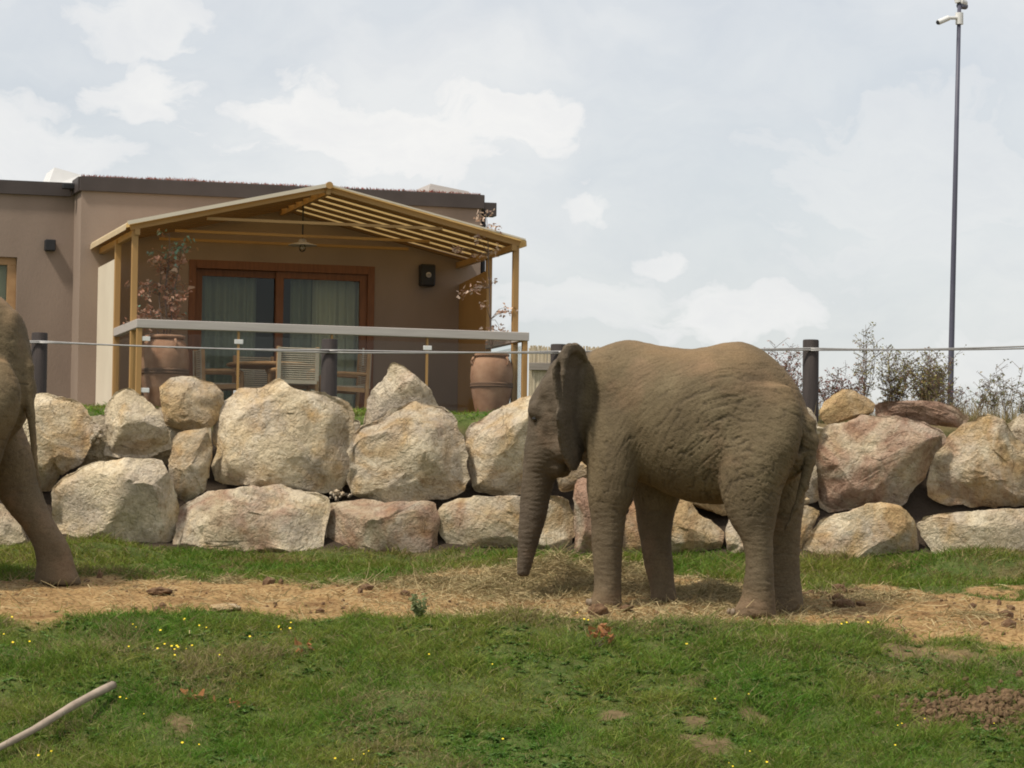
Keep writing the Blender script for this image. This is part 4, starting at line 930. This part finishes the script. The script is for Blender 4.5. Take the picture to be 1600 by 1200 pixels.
RAFTER = noise_mat('brown_painted_rafter', rgb(.115, .064, .026), rgb(.15, .085, .035), 3, .6, .05)
def build_canopy():
    t = thing('patio_canopy', 'ochre gabled steel canopy with canvas roof over the patio', 'canopy', BLOC, BYAW)
    HE, HA, UM, EO = 2.30, 2.93, (WR)/2-.03, .07
    for u in (0, WR):
        for v in (VE+.04, VP): MB().box(u-.04, u+.04, v-.04, v+.04, FLOOR, HE-.03).build('post', OCHRE, t, .004)
    for sgn, ue in ((-1, -EO), (1, WR+EO-.02)):
        for k in range(7):
            v = VE+.02+k*(VW-VE-.1)/6; dp = .075 if k == 0 else .042; MB().bar((UM+sgn*.04, v, HA+.045-dp/2), (ue, v, HE+.05-dp/2), .06, dp).build('rafter', OCHRE if k == 0 else RAFTER, t)
        MB().bar((ue-sgn*.09, VE-.03, HE-.045), (ue-sgn*.09, VW-.005, HE-.045), .07, .08).build('eave_beam', OCHRE, t)
        # canvas over the rafters, with a short hem at the eave
        n = 24; vs = []; fs = []
        for i in range(n+1):
            s = i/n; x = UM+(ue+sgn*.05-UM)*s; z = HA+.075+(HE-HA)*s-.03*math.sin(math.pi*s)*.4
            for v in (VE-.07, VW-.004): vs.append((x, v, z))
        x, z = vs[-1][0], vs[-1][2]
        for dx, dz in ((sgn*.02, -.03), (sgn*.025, -.10)):
            for v in (VE-.07, VW-.004): vs.append((x+dx, v, z+dz))
        m = len(vs)//2; top = [(2*i, 2*i+1, 2*i+3, 2*i+2) for i in range(m-1)]
        fs = top
        cv = MB().add(vs, fs).build('canvas_roof', CANVAS, t)
        MB().bar((UM, VE-.075, HA+.066), (ue+sgn*.05, VE-.075, HE+.066), .03, .05 if sgn < 0 else .022).build('front_hem', CREAM, cv)
    MB().bar((UM, VE-.04, HA-.0), (UM, VW-.005, HA-.0), .06, .12).build('ridge_beam', OCHRE, t)
    MB().tube([(UM, VE-.10, HA+.06), (UM, VE-.02, HA+.06)], .05, 10).build('ridge_cap', OCHRE, t)
    for v in (VE+.09, (VE+VW)/2, VW-.25):
        ua = .98 if v < 1 else .8; z = HE+(HA-HE)*(ua/UM)-.05; MB().bar((ua, v, z), (WR-.06-ua, v, z), .04, .038).build('tie_beam', OCHRE, t)
    pl = MB().box(-.025, .025, VP+.05, VW-.005, FLOOR, 2.02).build('side_panel', CREAM, t); pl['label'] = 'cream canvas side panel by the wall'
    pr = MB(); pr.add([(WR-.02, VP+.05, FLOOR), (WR+.03, VP+.05, FLOOR), (WR+.03, VW-.005, FLOOR), (WR-.02, VW-.005, FLOOR), (WR-.02, VP+.05, 2.06), (WR+.03, VP+.05, 2.06), (WR+.03, VW-.005, 1.98), (WR-.02, VW-.005, 1.98)],
           [(3, 2, 1, 0), (4, 5, 6, 7), (0, 1, 5, 4), (1, 2, 6, 5), (2, 3, 7, 6), (3, 0, 4, 7)]); pr.build('side_panel', OCHRE, t)
    p = thing('pendant_lamp', 'small enamel pendant lamp with bare bulb hanging under the canopy ridge', 'lamp', BLOC, BYAW)
    v = 1.95; u, w = bloc(474, 384, v); u = UM
    MB().tube([(u, v, HA-.06), (u, v, w+.08)], .012, 8).build('rod', BLACK, p)
    MB().lathe([(.02, .10), (.05, .085), (.06, .05), (.20, .01), (.205, .0), (.19, .005), (.05, .035), (.02, .06)], 28, (u, v, w)).build('lamp_shade', RAIL, p, smooth=True)
    MB().lathe([(.0, -.09), (.035, -.075), (.05, -.04), (.04, 0), (.02, .03)], 20, (u, v, w)).build('bulb', glass('bulb_glass', rgb(.9, .9, .85), 2), p, smooth=True)
    tag(MB().box(-1.2, 6.4, -.12, VW-.004, FLOOR-.25, FLOOR).build('patio', SLAB), kind='structure'); o = bpy.data.objects['patio']; o.location = BLOC; o.rotation_euler = (0, 0, BYAW)
build_canopy()

def build_railing():
    t = thing('glass_railing', 'glass balustrade with broad grey handrail round the patio', 'railing', BLOC, BYAW); h = 1.056; th = .115
    MB().box(-.05, WR+.05, -.05, .05, h-th, h).build('handrail', RAIL, t, .006)
    MB().box(-.05, .05, .052, VP-.045, h-th, h).build('handrail', RAIL, t, .006)
    MB().box(WR-.05, WR+.05, .052, VP-.045, h-th, h).build('handrail', RAIL, t, .006)
    for u in (-.005, WR): MB().box(u-.035, u+.035, -.035, .035, FLOOR, h-th-.002).build('post', OCHRE, t, .003)
    us = [bloc(px, 560, 0)[0] for px in (372, 518, 667)]; ends = [.05]+us+[WR-.05]
    for u in us: MB().box(u-.014, u+.014, -.02, .02, FLOOR, h-th-.002).build('post', OCHRE, t)
    for u in [.08]+us:
        for w in (.80, .12): MB().box(u-.06, u+.06, -.03, -.021, w-.03, w+.03).build('glass_clamp', WHITE, t, .004)
    for a, b in zip(ends, ends[1:]): MB().box(a+.018, b-.018, -.006, .006, FLOOR+.06, .88).build('glass_pane', GLASS, t)
    for u in (0, WR): MB().box(u-.006, u+.006, .06, VP-.06, FLOOR+.06, .88).build('glass_pane', GLASS, t)
build_railing()

# ------------------------------------------------------------------ patio furniture
def bworld(u, v, w):
    c, s = math.cos(BYAW), math.sin(BYAW); return (BX0+u*c-v*s, BY0+u*s+v*c, BZ0+w)
def build_furniture():
    u, _ = bloc(425, 575, 1.35); tu, tv = u, 1.35
    t = thing('dining_table', 'round teak dining table on the patio behind the glass', 'table', bworld(u, 1.35, FLOOR), BYAW)
    MB().lathe([(0, .70), (.60, .70), (.625, .715), (.625, .735), (.60, .745), (0, .745)], 40).build('tabletop', FURN, t)
    MB().lathe([(.0, .0), (.05, .0), (.09, .02), (.07, .15), (.065, .6), (.11, .695), (0, .697)], 20).build('pedestal', FURN, t)
    for k in range(4):
        a = k*math.pi/2+.6; MB().bar((.05*math.cos(a), .05*math.sin(a), .06), (.36*math.cos(a), .36*math.sin(a), .03), .07, .055).build('foot', FURN, t, .006)
    def chair(label, u, v, rz):
        c = thing('patio_chair', label, 'chair', bworld(u, v, FLOOR), BYAW+rz, 'teak and cord chairs round the patio table')   # faces +y
        for sx in (-1, 1):
            MB().bar((sx*.27, .24, 0), (sx*.27, .24, .62), .045, .045).build('leg', FURN, c, .006)
            MB().bar((sx*.27, -.27, 0), (sx*.27, -.31, .93), .045, .05).build('leg', FURN, c, .006)
            MB().tube([(sx*.27, -.27, .62), (sx*.27, .05, .63), (sx*.27, .2, .625), (sx*.27, .245, .60)], .026, 8).build('armrest', FURN, c)
            MB().bar((sx*.27, -.25, .40), (sx*.27, .22, .42), .03, .06).build('seat_rail', FURN, c)
        MB().bar((-.25, .23, .42), (.25, .23, .42), .03, .06).build('seat_rail', FURN, c)
        m = MB()
        for k in range(14): y = -.24+k*.034; m.bar((-.26, y, .45), (.26, y, .45), .028, .02)
        tag(m.build('woven_seat', CORD, c), kind='stuff')
        m = MB()
        for k in range(15): z = .50+k*.029; y = -.287-.04*(z-.45); m.tube([(-.285, y, z), (.285, y, z)], .0105, 6)
        for k in range(26): x = -.255+k*.0204; m.bar((x, -.272, .462), (x, -.275, .50), .012, .012)
        for sx in (-1, 1):
            m.bar((sx*.262, -.318, .47), (sx*.262, -.335, .92), .05, .012)
        m.bar((-.26, -.318, .455), (.26, -.318, .455), .03, .05)
        tag(m.build('woven_back', CORD, c), kind='stuff')
        return c
    chair('woven-back teak chair with its back turned to the railing', bloc(457, 560, .75)[0], .72, 0)
    chair('teak armchair at the left of the table seen side-on', bloc(346, 580, 1.45)[0], 1.5, -math.pi/2)
    chair('teak armchair at the right of the table partly behind the fence post', bloc(535, 580, 1.3)[0], 1.3, math.pi/2)
    chair('teak chair on the far side of the table by the glass door', bloc(402, 560, 2.35)[0], 2.3, math.pi)
build_furniture()

# ------------------------------------------------------------------ clay jars and the shrubs growing in them
def build_jar(label, px, py, v, s, seed):
    u, _ = bloc(px, py, v); t = thing('clay_jar', label, 'jar', bworld(u, v, FLOOR), .3*seed, 'clay jars on the patio')
    pr = [(0, 0), (.16, 0), (.175, .02), (.205, .15), (.235, .30), (.255, .41)]
    MB().lathe([(r*s, z*s) for r, z in pr], 40).build('lower_body', TERRA, t, smooth=True)
    MB().lathe([(r*s, z*s) for r, z in [(.25, .405), (.268, .415), (.268, .43), (.258, .437), (.268, .447), (.266, .46), (.255, .47)]], 40).build('rope_band', noise_mat('dark_band', rgb(.12, .07, .045), rgb(.18, .10, .06), 8, .9, .3), t, smooth=True)
    MB().lathe([(r*s, z*s) for r, z in [(.254, .46), (.265, .55), (.255, .66), (.225, .745), (.195, .775), (.185, .79)]], 40).build('upper_body', TERRA, t, smooth=True)
    MB().lathe([(r*s, z*s) for r, z in [(.18, .785), (.205, .79), (.215, .805), (.212, .825), (.19, .83), (.165, .82), (.16, .72), (0, .71)]], 40).build('rim', TERRA, t, smooth=True)
    for k in range(3):
        a = 2.1*k+.8; m = MB().tube([((.235+.03*math.sin(i/5*math.pi))*s*math.cos(a+.0), (.235+.03*math.sin(i/5*math.pi))*s*math.sin(a), (.67+.022*i)*s) for i in range(6)], .014*s, 8).build('lug', TERRA, t, smooth=True)
    return u, v, .78*s
BARK = noise_mat('thin_bark', rgb(.12, .085, .065), rgb(.20, .15, .12), 12, .9, .2)
def leaf_cloud(P, size, cols, wts):
    n = len(P); a = rng.uniform(0, 6.28, n); D = unit(np.stack([np.cos(a), np.sin(a), rng.normal(-.2, .7, n)], 1)); L = rng.uniform(.6, 1.35, n)*size
    ci = rng.choice(len(cols), n, p=wts); c = np.array(cols)[ci]*rng.uniform(.75, 1.2, (n, 1))
    return ribbons(np.asarray(P), D, L, L*.75, rng.normal(0, .15, (n, 3))*L[:, None], c, 2, None, .35)
def build_jar_shrubs():
    u, v, w = build_jar('taller clay jar at the left end of the patio railing', 257, 560, .75, 1.26, 1)
    base = Vector(bworld(u, v, FLOOR+w)); t = thing('potted_shrub', 'leggy shrub with dry pink leaves and blue-green tips in the left jar', 'shrub', base, 0)
    wood = MB(); LV = []; LG = []
    r = random.Random(4)
    for sx, sy, hh in ((-.30, .05, .75), (.03, -.05, 1.45), (.02, .08, 1.30), (.20, 0, 1.25), (-.12, .1, 1.1)):
        pts = [Vector((sx*f**.7*.9+.02*math.sin(9*f+sx), sy*f, -.15+(hh+.15)*f)) for f in [i/9 for i in range(10)]]; wood.tube(pts, [.014-.009*i/9 for i in range(10)], 6)
        for k in range(13):
            f = r.uniform(.22, 1); i = min(int(f*9), 8); p = pts[i].lerp(pts[i+1], f*9-i); a = r.uniform(0, 6.28); L = r.uniform(.12, .42)
            q = [p, p+Vector((math.cos(a)*L*.5, math.sin(a)*L*.5, L*.22)), p+Vector((math.cos(a)*L, math.sin(a)*L, L*r.uniform(-.3, .35)))]; wood.tube(q, [.005, .004, .002], 5)
            for j in range(r.randint(5, 13)):
                g = r.uniform(.35, 1.05); pos = q[0].lerp(q[2], g)+Vector((r.gauss(0, .03), r.gauss(0, .03), r.gauss(.0, .03)+L*.1)); (LG if (pos.z > 1.12 and r.random() < .7) or r.random() < .05 else LV).append(pos)
    wood.build('stems', BARK, t)
    for nm, P, cols, wts in (('dry_leaves', LV, [(.42, .23, .16), (.34, .18, .11), (.55, .38, .28)], [.5, .3, .2]), ('green_leaves', LG, [(.20, .32, .24), (.26, .36, .28), (.4, .26, .17)], [.5, .35, .15])):
        V, F, C = leaf_cloud(np.array([p[:] for p in P]), .052, cols, wts); me = mesh_np(nm, V, F); cattr(me, 'tint', C); tag(obj(nm, me, LEAF, t), kind='stuff')
    u, v, w = build_jar('clay jar at the right end of the patio before the ochre panel', 768, 600, .55, 1.12, 2)
    base = Vector(bworld(u, v, FLOOR+w)); t = thing('potted_shrub', 'nearly bare sapling with papery pink tufts in the right jar', 'shrub', base, 0)
    wood = MB(); LV = []
    main = [at(x, y, base.y)-base for x, y in ((768, 545), (766, 500), (765, 450), (763, 400), (762, 360), (760, 335))]
    wood.tube(main, [.014, .012, .010, .008, .006, .003], 6)
    tufts = [(760, 333), (768, 352), (778, 355), (745, 372), (752, 365), (710, 388), (716, 392), (740, 398), (752, 402), (764, 398), (775, 390), (745, 448), (738, 455), (752, 445), (770, 440), (722, 460), (790, 480), (798, 486), (785, 492), (757, 478), (768, 512), (775, 517), (780, 510), (760, 520), (788, 520), (765, 525), (752, 340), (775, 522)]
    for x, y in tufts:
        q = at(x, y, base.y+r.uniform(-.22, .22))-base; f = min(range(6), key=lambda i: abs(main[i].z-(q.z-.08))); p = main[f]; mid = p.lerp(q, .55)+Vector((0, 0, .05)); wood.tube([p, mid, q], [.0045, .0035, .002], 5)
        for j in range(12): LV.append(q+Vector((r.gauss(0, .042), r.gauss(0, .042), r.gauss(0, .03))))
    wood.build('stems', BARK, t); V, F, C = leaf_cloud(np.array([p[:] for p in LV]), .045, [(.62, .48, .38), (.5, .34, .26), (.36, .22, .16)], [.5, .3, .2]); me = mesh_np('papery_leaves', V, F); cattr(me, 'tint', C); tag(obj('papery_leaves', me, LEAF, t), kind='stuff')
build_jar_shrubs()

# ------------------------------------------------------------------ wire fence on the terrace edge
def build_fence():
    t = thing('wire_fence', 'cable fence on thick dark posts along the top of the boulder wall', 'fence', at(515, 640, 38.7))
    t_loc = Vector(t.location); YF = 38.7; tops = {}
    for px, py in ((-330, 512), (62, 520), (515, 530), (873, 538), (1267, 531), (1700, 530)):
        p = at(px, py, YF); g = hz1(p.x, YF); top = p.z-t_loc.z; x = p.x-t_loc.x; tops[px] = Vector((x, 0, top))
        m = MB().lathe([(.0, g-.3-t_loc.z), (.096, g-.3-t_loc.z), (.094, top-.012), (.088, top), (0, top+.003)], 20); pst = m.build('post', POSTM, t, smooth=True); pst.location = (x, 0, 0)
        try: pst.data.set_sharp_from_angle(angle=.7)
        except Exception: pass
    def cable(pp, sag):
        pts = []
        for (a, b), s in zip(zip(pp, pp[1:]), sag):
            for i in range(17):
                f = i/16; q = a.lerp(b, f); q.z -= 4*s*f*(1-f); pts.append(q)
        MB().tube(pts, .0095, 6).build('cable', STEELC, t, smooth=True)
    def row(offs): return [(at(px, py, YF-.11)-t_loc) for px, py in offs]
    cable(row([(-330, 528), (62, 533), (515, 547), (873, 552), (1267, 544), (1700, 541)]), [.03, .025, .005, .0, .03])
    cable(row([(-330, 530), (62, 535), (515, 551), (873, 549), (1267, 547), (1700, 537)]), [.03, .0, .01, .0, .02])
build_fence()

def build_reed_fence():
    t = thing('reed_fence', 'weathered reed screen on grey rails beside the patio', 'fence', at(870, 650, 45.2)); o = Vector(t.location); Y = 45.2
    a = at(827, 545, Y); b = at(1060, 545, Y); m = MB(); r = random.Random(9); n = 460
    for i in range(n):
        x = a.x+(b.x-a.x)*i/n+r.uniform(-.004, .004); top = a.z+r.uniform(-.02, .05); bot = hz1(x, Y)
        m.tube([(x-o.x, r.uniform(-.012, .012), bot-o.z), (x-o.x+r.uniform(-.015, .015), r.uniform(-.012, .012), top-o.z)], r.uniform(.0075, .0125), 5)
    tag(m.build('reeds', noise_mat('dry_reed', rgb(.42, .35, .24), rgb(.60, .51, .37), 14, .85, .1, stretch=(9, 9, .5)), t), kind='stuff')
    wood = noise_mat('grey_fence_wood', rgb(.20, .17, .145), rgb(.27, .235, .2), 6, .9, .3, 40, .004, stretch=(.5, 5, 5))
    for py in (573, 640):
        z = at(870, py, Y-.06).z-o.z; MB().bar((a.x-o.x, -.06, z), (b.x-o.x, -.06, z), .04, .10).build('rail', wood, t, .004)
    for px in (905, 1000): x = at(px, 600, Y).x-o.x; MB().box(x-.05, x+.05, -.14, -.085, hz1(x+o.x, Y)-o.z, a.z-o.z-.05).build('post', wood, t, .004)
build_reed_fence()

def build_mast():
    Y = 46.0; g = at(1485, 640, Y); top = at(1499, 8, Y); t = thing('camera_mast', 'tall slim blue-grey mast carrying two white cameras', 'mast', (g.x, Y, hz1(g.x, Y))); o = Vector(t.location)
    MAST = noise_mat('blue_grey_paint', rgb(.075, .075, .105), rgb(.10, .10, .13), 3, .45, .05)
    MB().tube([Vector((g.x, Y, o.z-.2))-o, at(1485, 612, Y)-o, at(1492, 310, Y)-o, top-o], [.045, .042, .036, .028], 12).build('pole', MAST, t, smooth=True)
    def P(px, py, dy=0): return at(px, py, Y+dy)-o
    c = MB().tube([P(1499, 38), P(1499, 20)], .055, 14).build('junction_box', WHITE, t, smooth=False)
    cm = MB().tube([P(1482, 28, -.1), P(1466, 35, -.16)], .038, 12).build('camera', WHITE, t); MB().tube([P(1467, 34.6, -.155), P(1464.6, 35.6, -.17)], .028, 12).build('lens', BLACK, cm); MB().tube([P(1499, 28), P(1482, 28, -.1)], .025, 8).build('bracket', WHITE, cm)
    cm = MB().tube([P(1499, 9, .0), P(1508, 10, .2)], .045, 12).build('camera', MAST, t); MB().tube([P(1499, 2, 0), P(1507, 5, .16)], .05, 10).build('sunshield', WHITE, cm)
    MB().tube([P(1497, 4), P(1494, -12)], .045, 12).build('camera', WHITE, t)
build_mast()

# ------------------------------------------------------------------ weeds on the terrace behind the right-hand boulders
def weed(label, px, Y, hpx, spread, n_st, cols, wts, dens, seed, leaf=.022):
    g = at(px, 640, Y); base = Vector((g.x, Y, hz1(g.x, Y))); t = thing('tall_weed', label, 'weed', base, 0, 'weeds on the terrace'); r = random.Random(seed); wood = MB(); LV = []
    H = hpx*Y/FPX
    for s in range(n_st):
        a = r.uniform(0, 6.28); sp = spread*r.uniform(.2, 1); h = H*r.uniform(.55, 1); pts = [Vector((math.cos(a)*sp*f**1.2+r.gauss(0, .01), math.sin(a)*sp*f**1.2, h*f)) for f in [i/6 for i in range(7)]]; wood.tube(pts, [.006-.004*i/6 for i in range(7)], 5)
        for k in range(int(dens*1.8)):
            f = r.uniform(.3, 1); i = min(int(f*6), 5); p = pts[i].lerp(pts[i+1], f*6-i); a2 = r.uniform(0, 6.28); L = r.uniform(.03, .16); q = p+Vector((math.cos(a2)*L, math.sin(a2)*L, L*r.uniform(.2, .9))); wood.tube([p, q], [.003, .002], 4)
            for j in range(r.randint(1, 4)): LV.append(q+Vector((r.gauss(0, .012), r.gauss(0, .012), r.gauss(0, .012))))
    wood.build('stems', BARK, t); V, F, C = leaf_cloud(np.array([p[:] for p in LV]), leaf, cols, wts); me = mesh_np('leaves', V, F); cattr(me, 'tint', C); tag(obj('leaves', me, LEAF, t), kind='stuff')
RED = ([(.22, .10, .085), (.30, .15, .12), (.20, .16, .08)], [.5, .3, .2]); YEL = ([(.22, .20, .07), (.30, .26, .09), (.17, .17, .07), (.30, .18, .10)], [.35, .25, .25, .15]); GRN = ([(.14, .16, .06), (.22, .20, .09), (.28, .22, .12)], [.4, .3, .3])
for lab, px, Y, hp, sp, ns, (cols, wts), dn, sd_ in (
    ('reddish seedy weed above the rump of the feeding elephant', 1212, 40.4, 120, .40, 11, RED, 14, 1),
    ('rust-leaved weed directly right of the right dark fence post', 1300, 40.2, 95, .32, 10, RED, 13, 2),
    ('tall thin straggly weed, the tallest stem of the row', 1350, 40.8, 155, .22, 8, YEL, 12, 3),
    ('bushy yellow-green weed left of the mast', 1445, 40.5, 120, .42, 20, YEL, 26, 4),
    ('leafy olive weed midway between dark post and mast', 1395, 40.9, 125, .34, 15, YEL, 20, 5),
    ('sparse seed-headed weed just right of the mast', 1525, 40.6, 80, .35, 6, GRN, 6, 6),
    ('lanky dotted weed near the right edge', 1572, 40.7, 105, .28, 6, GRN, 9, 7),
    ('short dry weed tucked close behind the small orange-brown boulder', 1330, 40.1, 60, .26, 10, RED, 9, 9),
    ('wispy pale weed left of the dark post, over the rump', 1238, 40.9, 90, .30, 9, RED, 10, 10),
    ('thin dry weed between the bushy one and the mast', 1472, 40.2, 85, .22, 9, YEL, 9, 11),
    ('spindly brown weed leaning at the foot of the mast', 1500, 40.9, 60, .26, 8, RED, 7, 12),
    ('wiry dry weed between the two sparse right-hand weeds', 1550, 40.2, 70, .25, 8, GRN, 7, 13),
    ('low green weed cut by the right edge', 1606, 40.3, 60, .25, 9, GRN, 16, 8)):
    weed(lab, px, Y, hp, sp, ns, cols, wts, dn, sd_)

def dry_stems():
    n = 5200; x = rng.uniform(2.6, 7.0, n); y = rng.uniform(38.4, 41.5, n); k = rng.random(n) < .15+.85*sstep(-.2, .5, fbm2(x, y, 1.4, 55, 3)); x, y = x[k], y[k]; n = len(x)
    h = rng.uniform(.08, .40, n)*(.6+.6*rng.random(n)**3); D = unit(np.stack([rng.normal(0, .25, n), rng.normal(0, .2, n), np.ones(n)], 1)); c = lerp3((.30, .23, .12), (.20, .17, .08), rng.random(n))
    v, f, c = ribbons(np.stack([x, y, hz(x, y)-.01], 1), D, h, rng.uniform(.005, .010, n), rng.normal(0, .15, (n, 3))*h[:, None], c); me = mesh_np('dry_stems', v, f); cattr(me, 'tint', c)
    tag(obj('dry_stems', me, STRAW), 'thin dry grass stems along the terrace behind the right-hand boulders', 'grass', kind='stuff')
dry_stems()

# ------------------------------------------------------------------ small things on the ground
def clod(name, label, cat, px, py, r, squash, mat, seed, group=None):
    p = ground_px(px, py); d, F = ico(4); n = d*(1+.25*fbm(d*1.7+seed, seed, 3)+.10*vnoise(d*6+seed, seed+2))[:, None]*np.array([r, r*.8, r*squash])
    o = obj(name, mesh_np(name, n, F), mat); o.location = (p.x, p.y, p.z+r*squash*.45); tag(o, label, cat, group); return o
DUNG = noise_mat('dried_dung', rgb(.10, .055, .03), rgb(.19, .115, .06), 20, .95, .8, 60, .02)
clod('dung_ball', 'brown dung ball on the edge of the path below the front feet', 'dung', 934, 963, .10, .75, DUNG, 3, 'dung on the path')
clod('dung_ball', 'dark dung lump on the path right of the hind feet', 'dung', 1318, 948, .11, .5, DUNG, 4, 'dung on the path')
clod('dung_ball', 'small dung lump close right of the larger dark one', 'dung', 1345, 946, .05, .55, DUNG, 5, 'dung on the path')
clod('dung_ball', 'flat crumbled dung on the path left of the brown ball', 'dung', 825, 957, .13, .25, DUNG, 6, 'dung on the path')
clod('dung_ball', 'crumbly brown dung in the middle of the left path', 'dung', 250, 928, .12, .35, DUNG, 8, 'dung on the path')
s_ = clod('flat_stone', 'pale flat stone at the front edge of the left path', 'stone', 352, 954, .14, .32, ROCK, 7); s_.color = (.85, 0, .5, 1)
def soil_heap(label, px, py, n, sx, sy, seed):
    c = ground_px(px, py); r = np.random.default_rng(seed); d, F = ico(2); Vs, Fs = [], []; k = 0
    for i in range(n):
        x = c.x+r.normal(0, sx); y = c.y+r.normal(0, sy); s = .006+.03*r.random()**2.5; q = d*(1+.35*vnoise(d*1.8+i*3.1, i))[:, None]*s*r.uniform(.7, 1.4, 3)+np.array([x, y, hz1(x, y)+s*.4+.05*math.exp(-((x-c.x)/sx)**2-((y-c.y)/sy)**2)]); Vs.append(q); Fs.append(F+k); k += len(d)
    me = mesh_np('soil_heap', np.concatenate(Vs), np.concatenate(Fs), smooth=False); tag(obj('soil_heap', me, noise_mat('red_brown_soil', rgb(.095, .06, .03), rgb(.19, .12, .062), 14, .95, .6, 50, .01)), label, 'soil', kind='stuff')
soil_heap('red-brown broken soil turned up at the lower right', 1535, 1108, 900, .36, .30, 1)
def path_crumbs():
    r = np.random.default_rng(12); d, F = ico(1); Vs, Fs = [], []; k = 0; n = 900
    x = r.uniform(-5.6, 5.6, n); y = r.uniform(30.2, 34.4, n); ok = (dirt_mask(x, y) > .5) & (fbm2(x, y, 1.2, 99, 3) > -.1); x, y = x[ok], y[ok]
    for i in range(len(x)):
        s = r.uniform(.006, .02)*(1+2*(r.random() < .06)); q = d*(1+.35*vnoise(d*1.8+i*3.1, i))[:, None]*s*r.uniform(.6, 1.5, 3)+np.array([x[i], y[i], hz1(x[i], y[i])+s*.3]); Vs.append(q); Fs.append(F+k); k += len(d)
    me = mesh_np('soil_crumbs', np.concatenate(Vs), np.concatenate(Fs), smooth=False); tag(obj('soil_crumbs', me, DUNG), 'crumbs of brown earth and dung trodden into the path', 'soil', kind='stuff')
path_crumbs()
soil_heap('crumbs of brown soil on the path behind the dung', 1330, 932, 90, .30, .12, 2)
def build_branch():
    a = ground_px(-30, 1199); b = ground_px(176, 1092); pts = []
    for i in range(14):
        f = i/13; p = a.lerp(b, f); z = p.z+.07+.05*f; pts.append(Vector((p.x+.006*math.sin(f*7), p.y+.006*math.cos(f*7), z+.006*math.sin(f*9+1))))
    t = thing('fallen_branch', 'bare grey-brown branch lying in the grass at the lower left', 'branch', pts[0]); o = pts[0]
    m = noise_mat('weathered_branch', rgb(.27, .21, .16), rgb(.42, .34, .26), 7, .85, .5, 30, .006, stretch=(1, 1, 1))
    MB().tube([p-o for p in pts], [.027+.009*(i/13)+.002*math.sin(i*2.3) for i in range(14)], 10).build('limb', m, t, smooth=True)
    e = pts[-1]-o; dr = (pts[-1]-pts[-3]).normalized(); MB().lathe([(0, .002), (.034, .002), (.037, -.004)], 12).build('cut_end', noise_mat('cut_wood', rgb(.42, .33, .24), rgb(.48, .39, .29), 30, .9, .2), t).matrix_local = Matrix.Translation(e)@dr.to_track_quat('Z', 'Y').to_matrix().to_4x4()
build_branch()
def build_twigs():
    r = random.Random(2); RL = ([(.36, .16, .06), (.44, .22, .09), (.28, .13, .06)], [.4, .3, .3])
    for lab, px, py, n, h in (('dead seedling with rusty leaves in the grass below the dung ball', 930, 1010, 40, .17), ('rusty dead leaves in the lower middle left grass', 300, 1097, 14, .05), ('curled rusty leaf cluster right of the other dead leaves', 370, 1108, 12, .05), ('rusty dead leaves among yellow flowers left of centre', 480, 1018, 14, .05)):
        p = ground_px(px, py); t = thing('dead_leaf_tuft', lab, 'dead leaves', p); w = MB(); LV = []
        for k in range(5):
            q = Vector((r.gauss(0, .08), r.gauss(0, .05), h*r.uniform(.6, 1.1))); w.tube([Vector((0, 0, -.02)), q], [.004, .002], 5)
            for j in range(n//5): LV.append(q*r.uniform(.5, 1)+Vector((r.gauss(0, .03), r.gauss(0, .03), r.gauss(.02, .02))))
        w.build('stems', BARK, t); V, F, C = leaf_cloud(np.array([q[:] for q in LV]), .05, *RL); me = mesh_np('leaves', V, F); cattr(me, 'tint', C); tag(obj('leaves', me, LEAF, t), kind='stuff')
    p = ground_px(660, 972); t = thing('feathery_weed', 'feathery pale green weed on the front edge of the path', 'weed', p); w = MB(); LV = []
    for k in range(9):
        q = Vector((r.gauss(0, .09), r.gauss(0, .06), r.uniform(.14, .26))); w.tube([Vector((0, 0, -.02)), q*.5+Vector((0, 0, .03)), q], [.004, .003, .002], 5)
        for j in range(26): f = r.uniform(.3, 1.05); LV.append(q*f+Vector((r.gauss(0, .015), r.gauss(0, .015), 0)))
    w.build('stems', noise_mat('green_stem', rgb(.16, .19, .07), rgb(.2, .22, .09)), t); V, F, C = leaf_cloud(np.array([q[:] for q in LV]), .03, [(.20, .24, .10), (.26, .28, .13)], [.6, .4]); me = mesh_np('leaves', V, F); cattr(me, 'tint', C); tag(obj('leaves', me, GRASS, t), kind='stuff')
build_twigs()
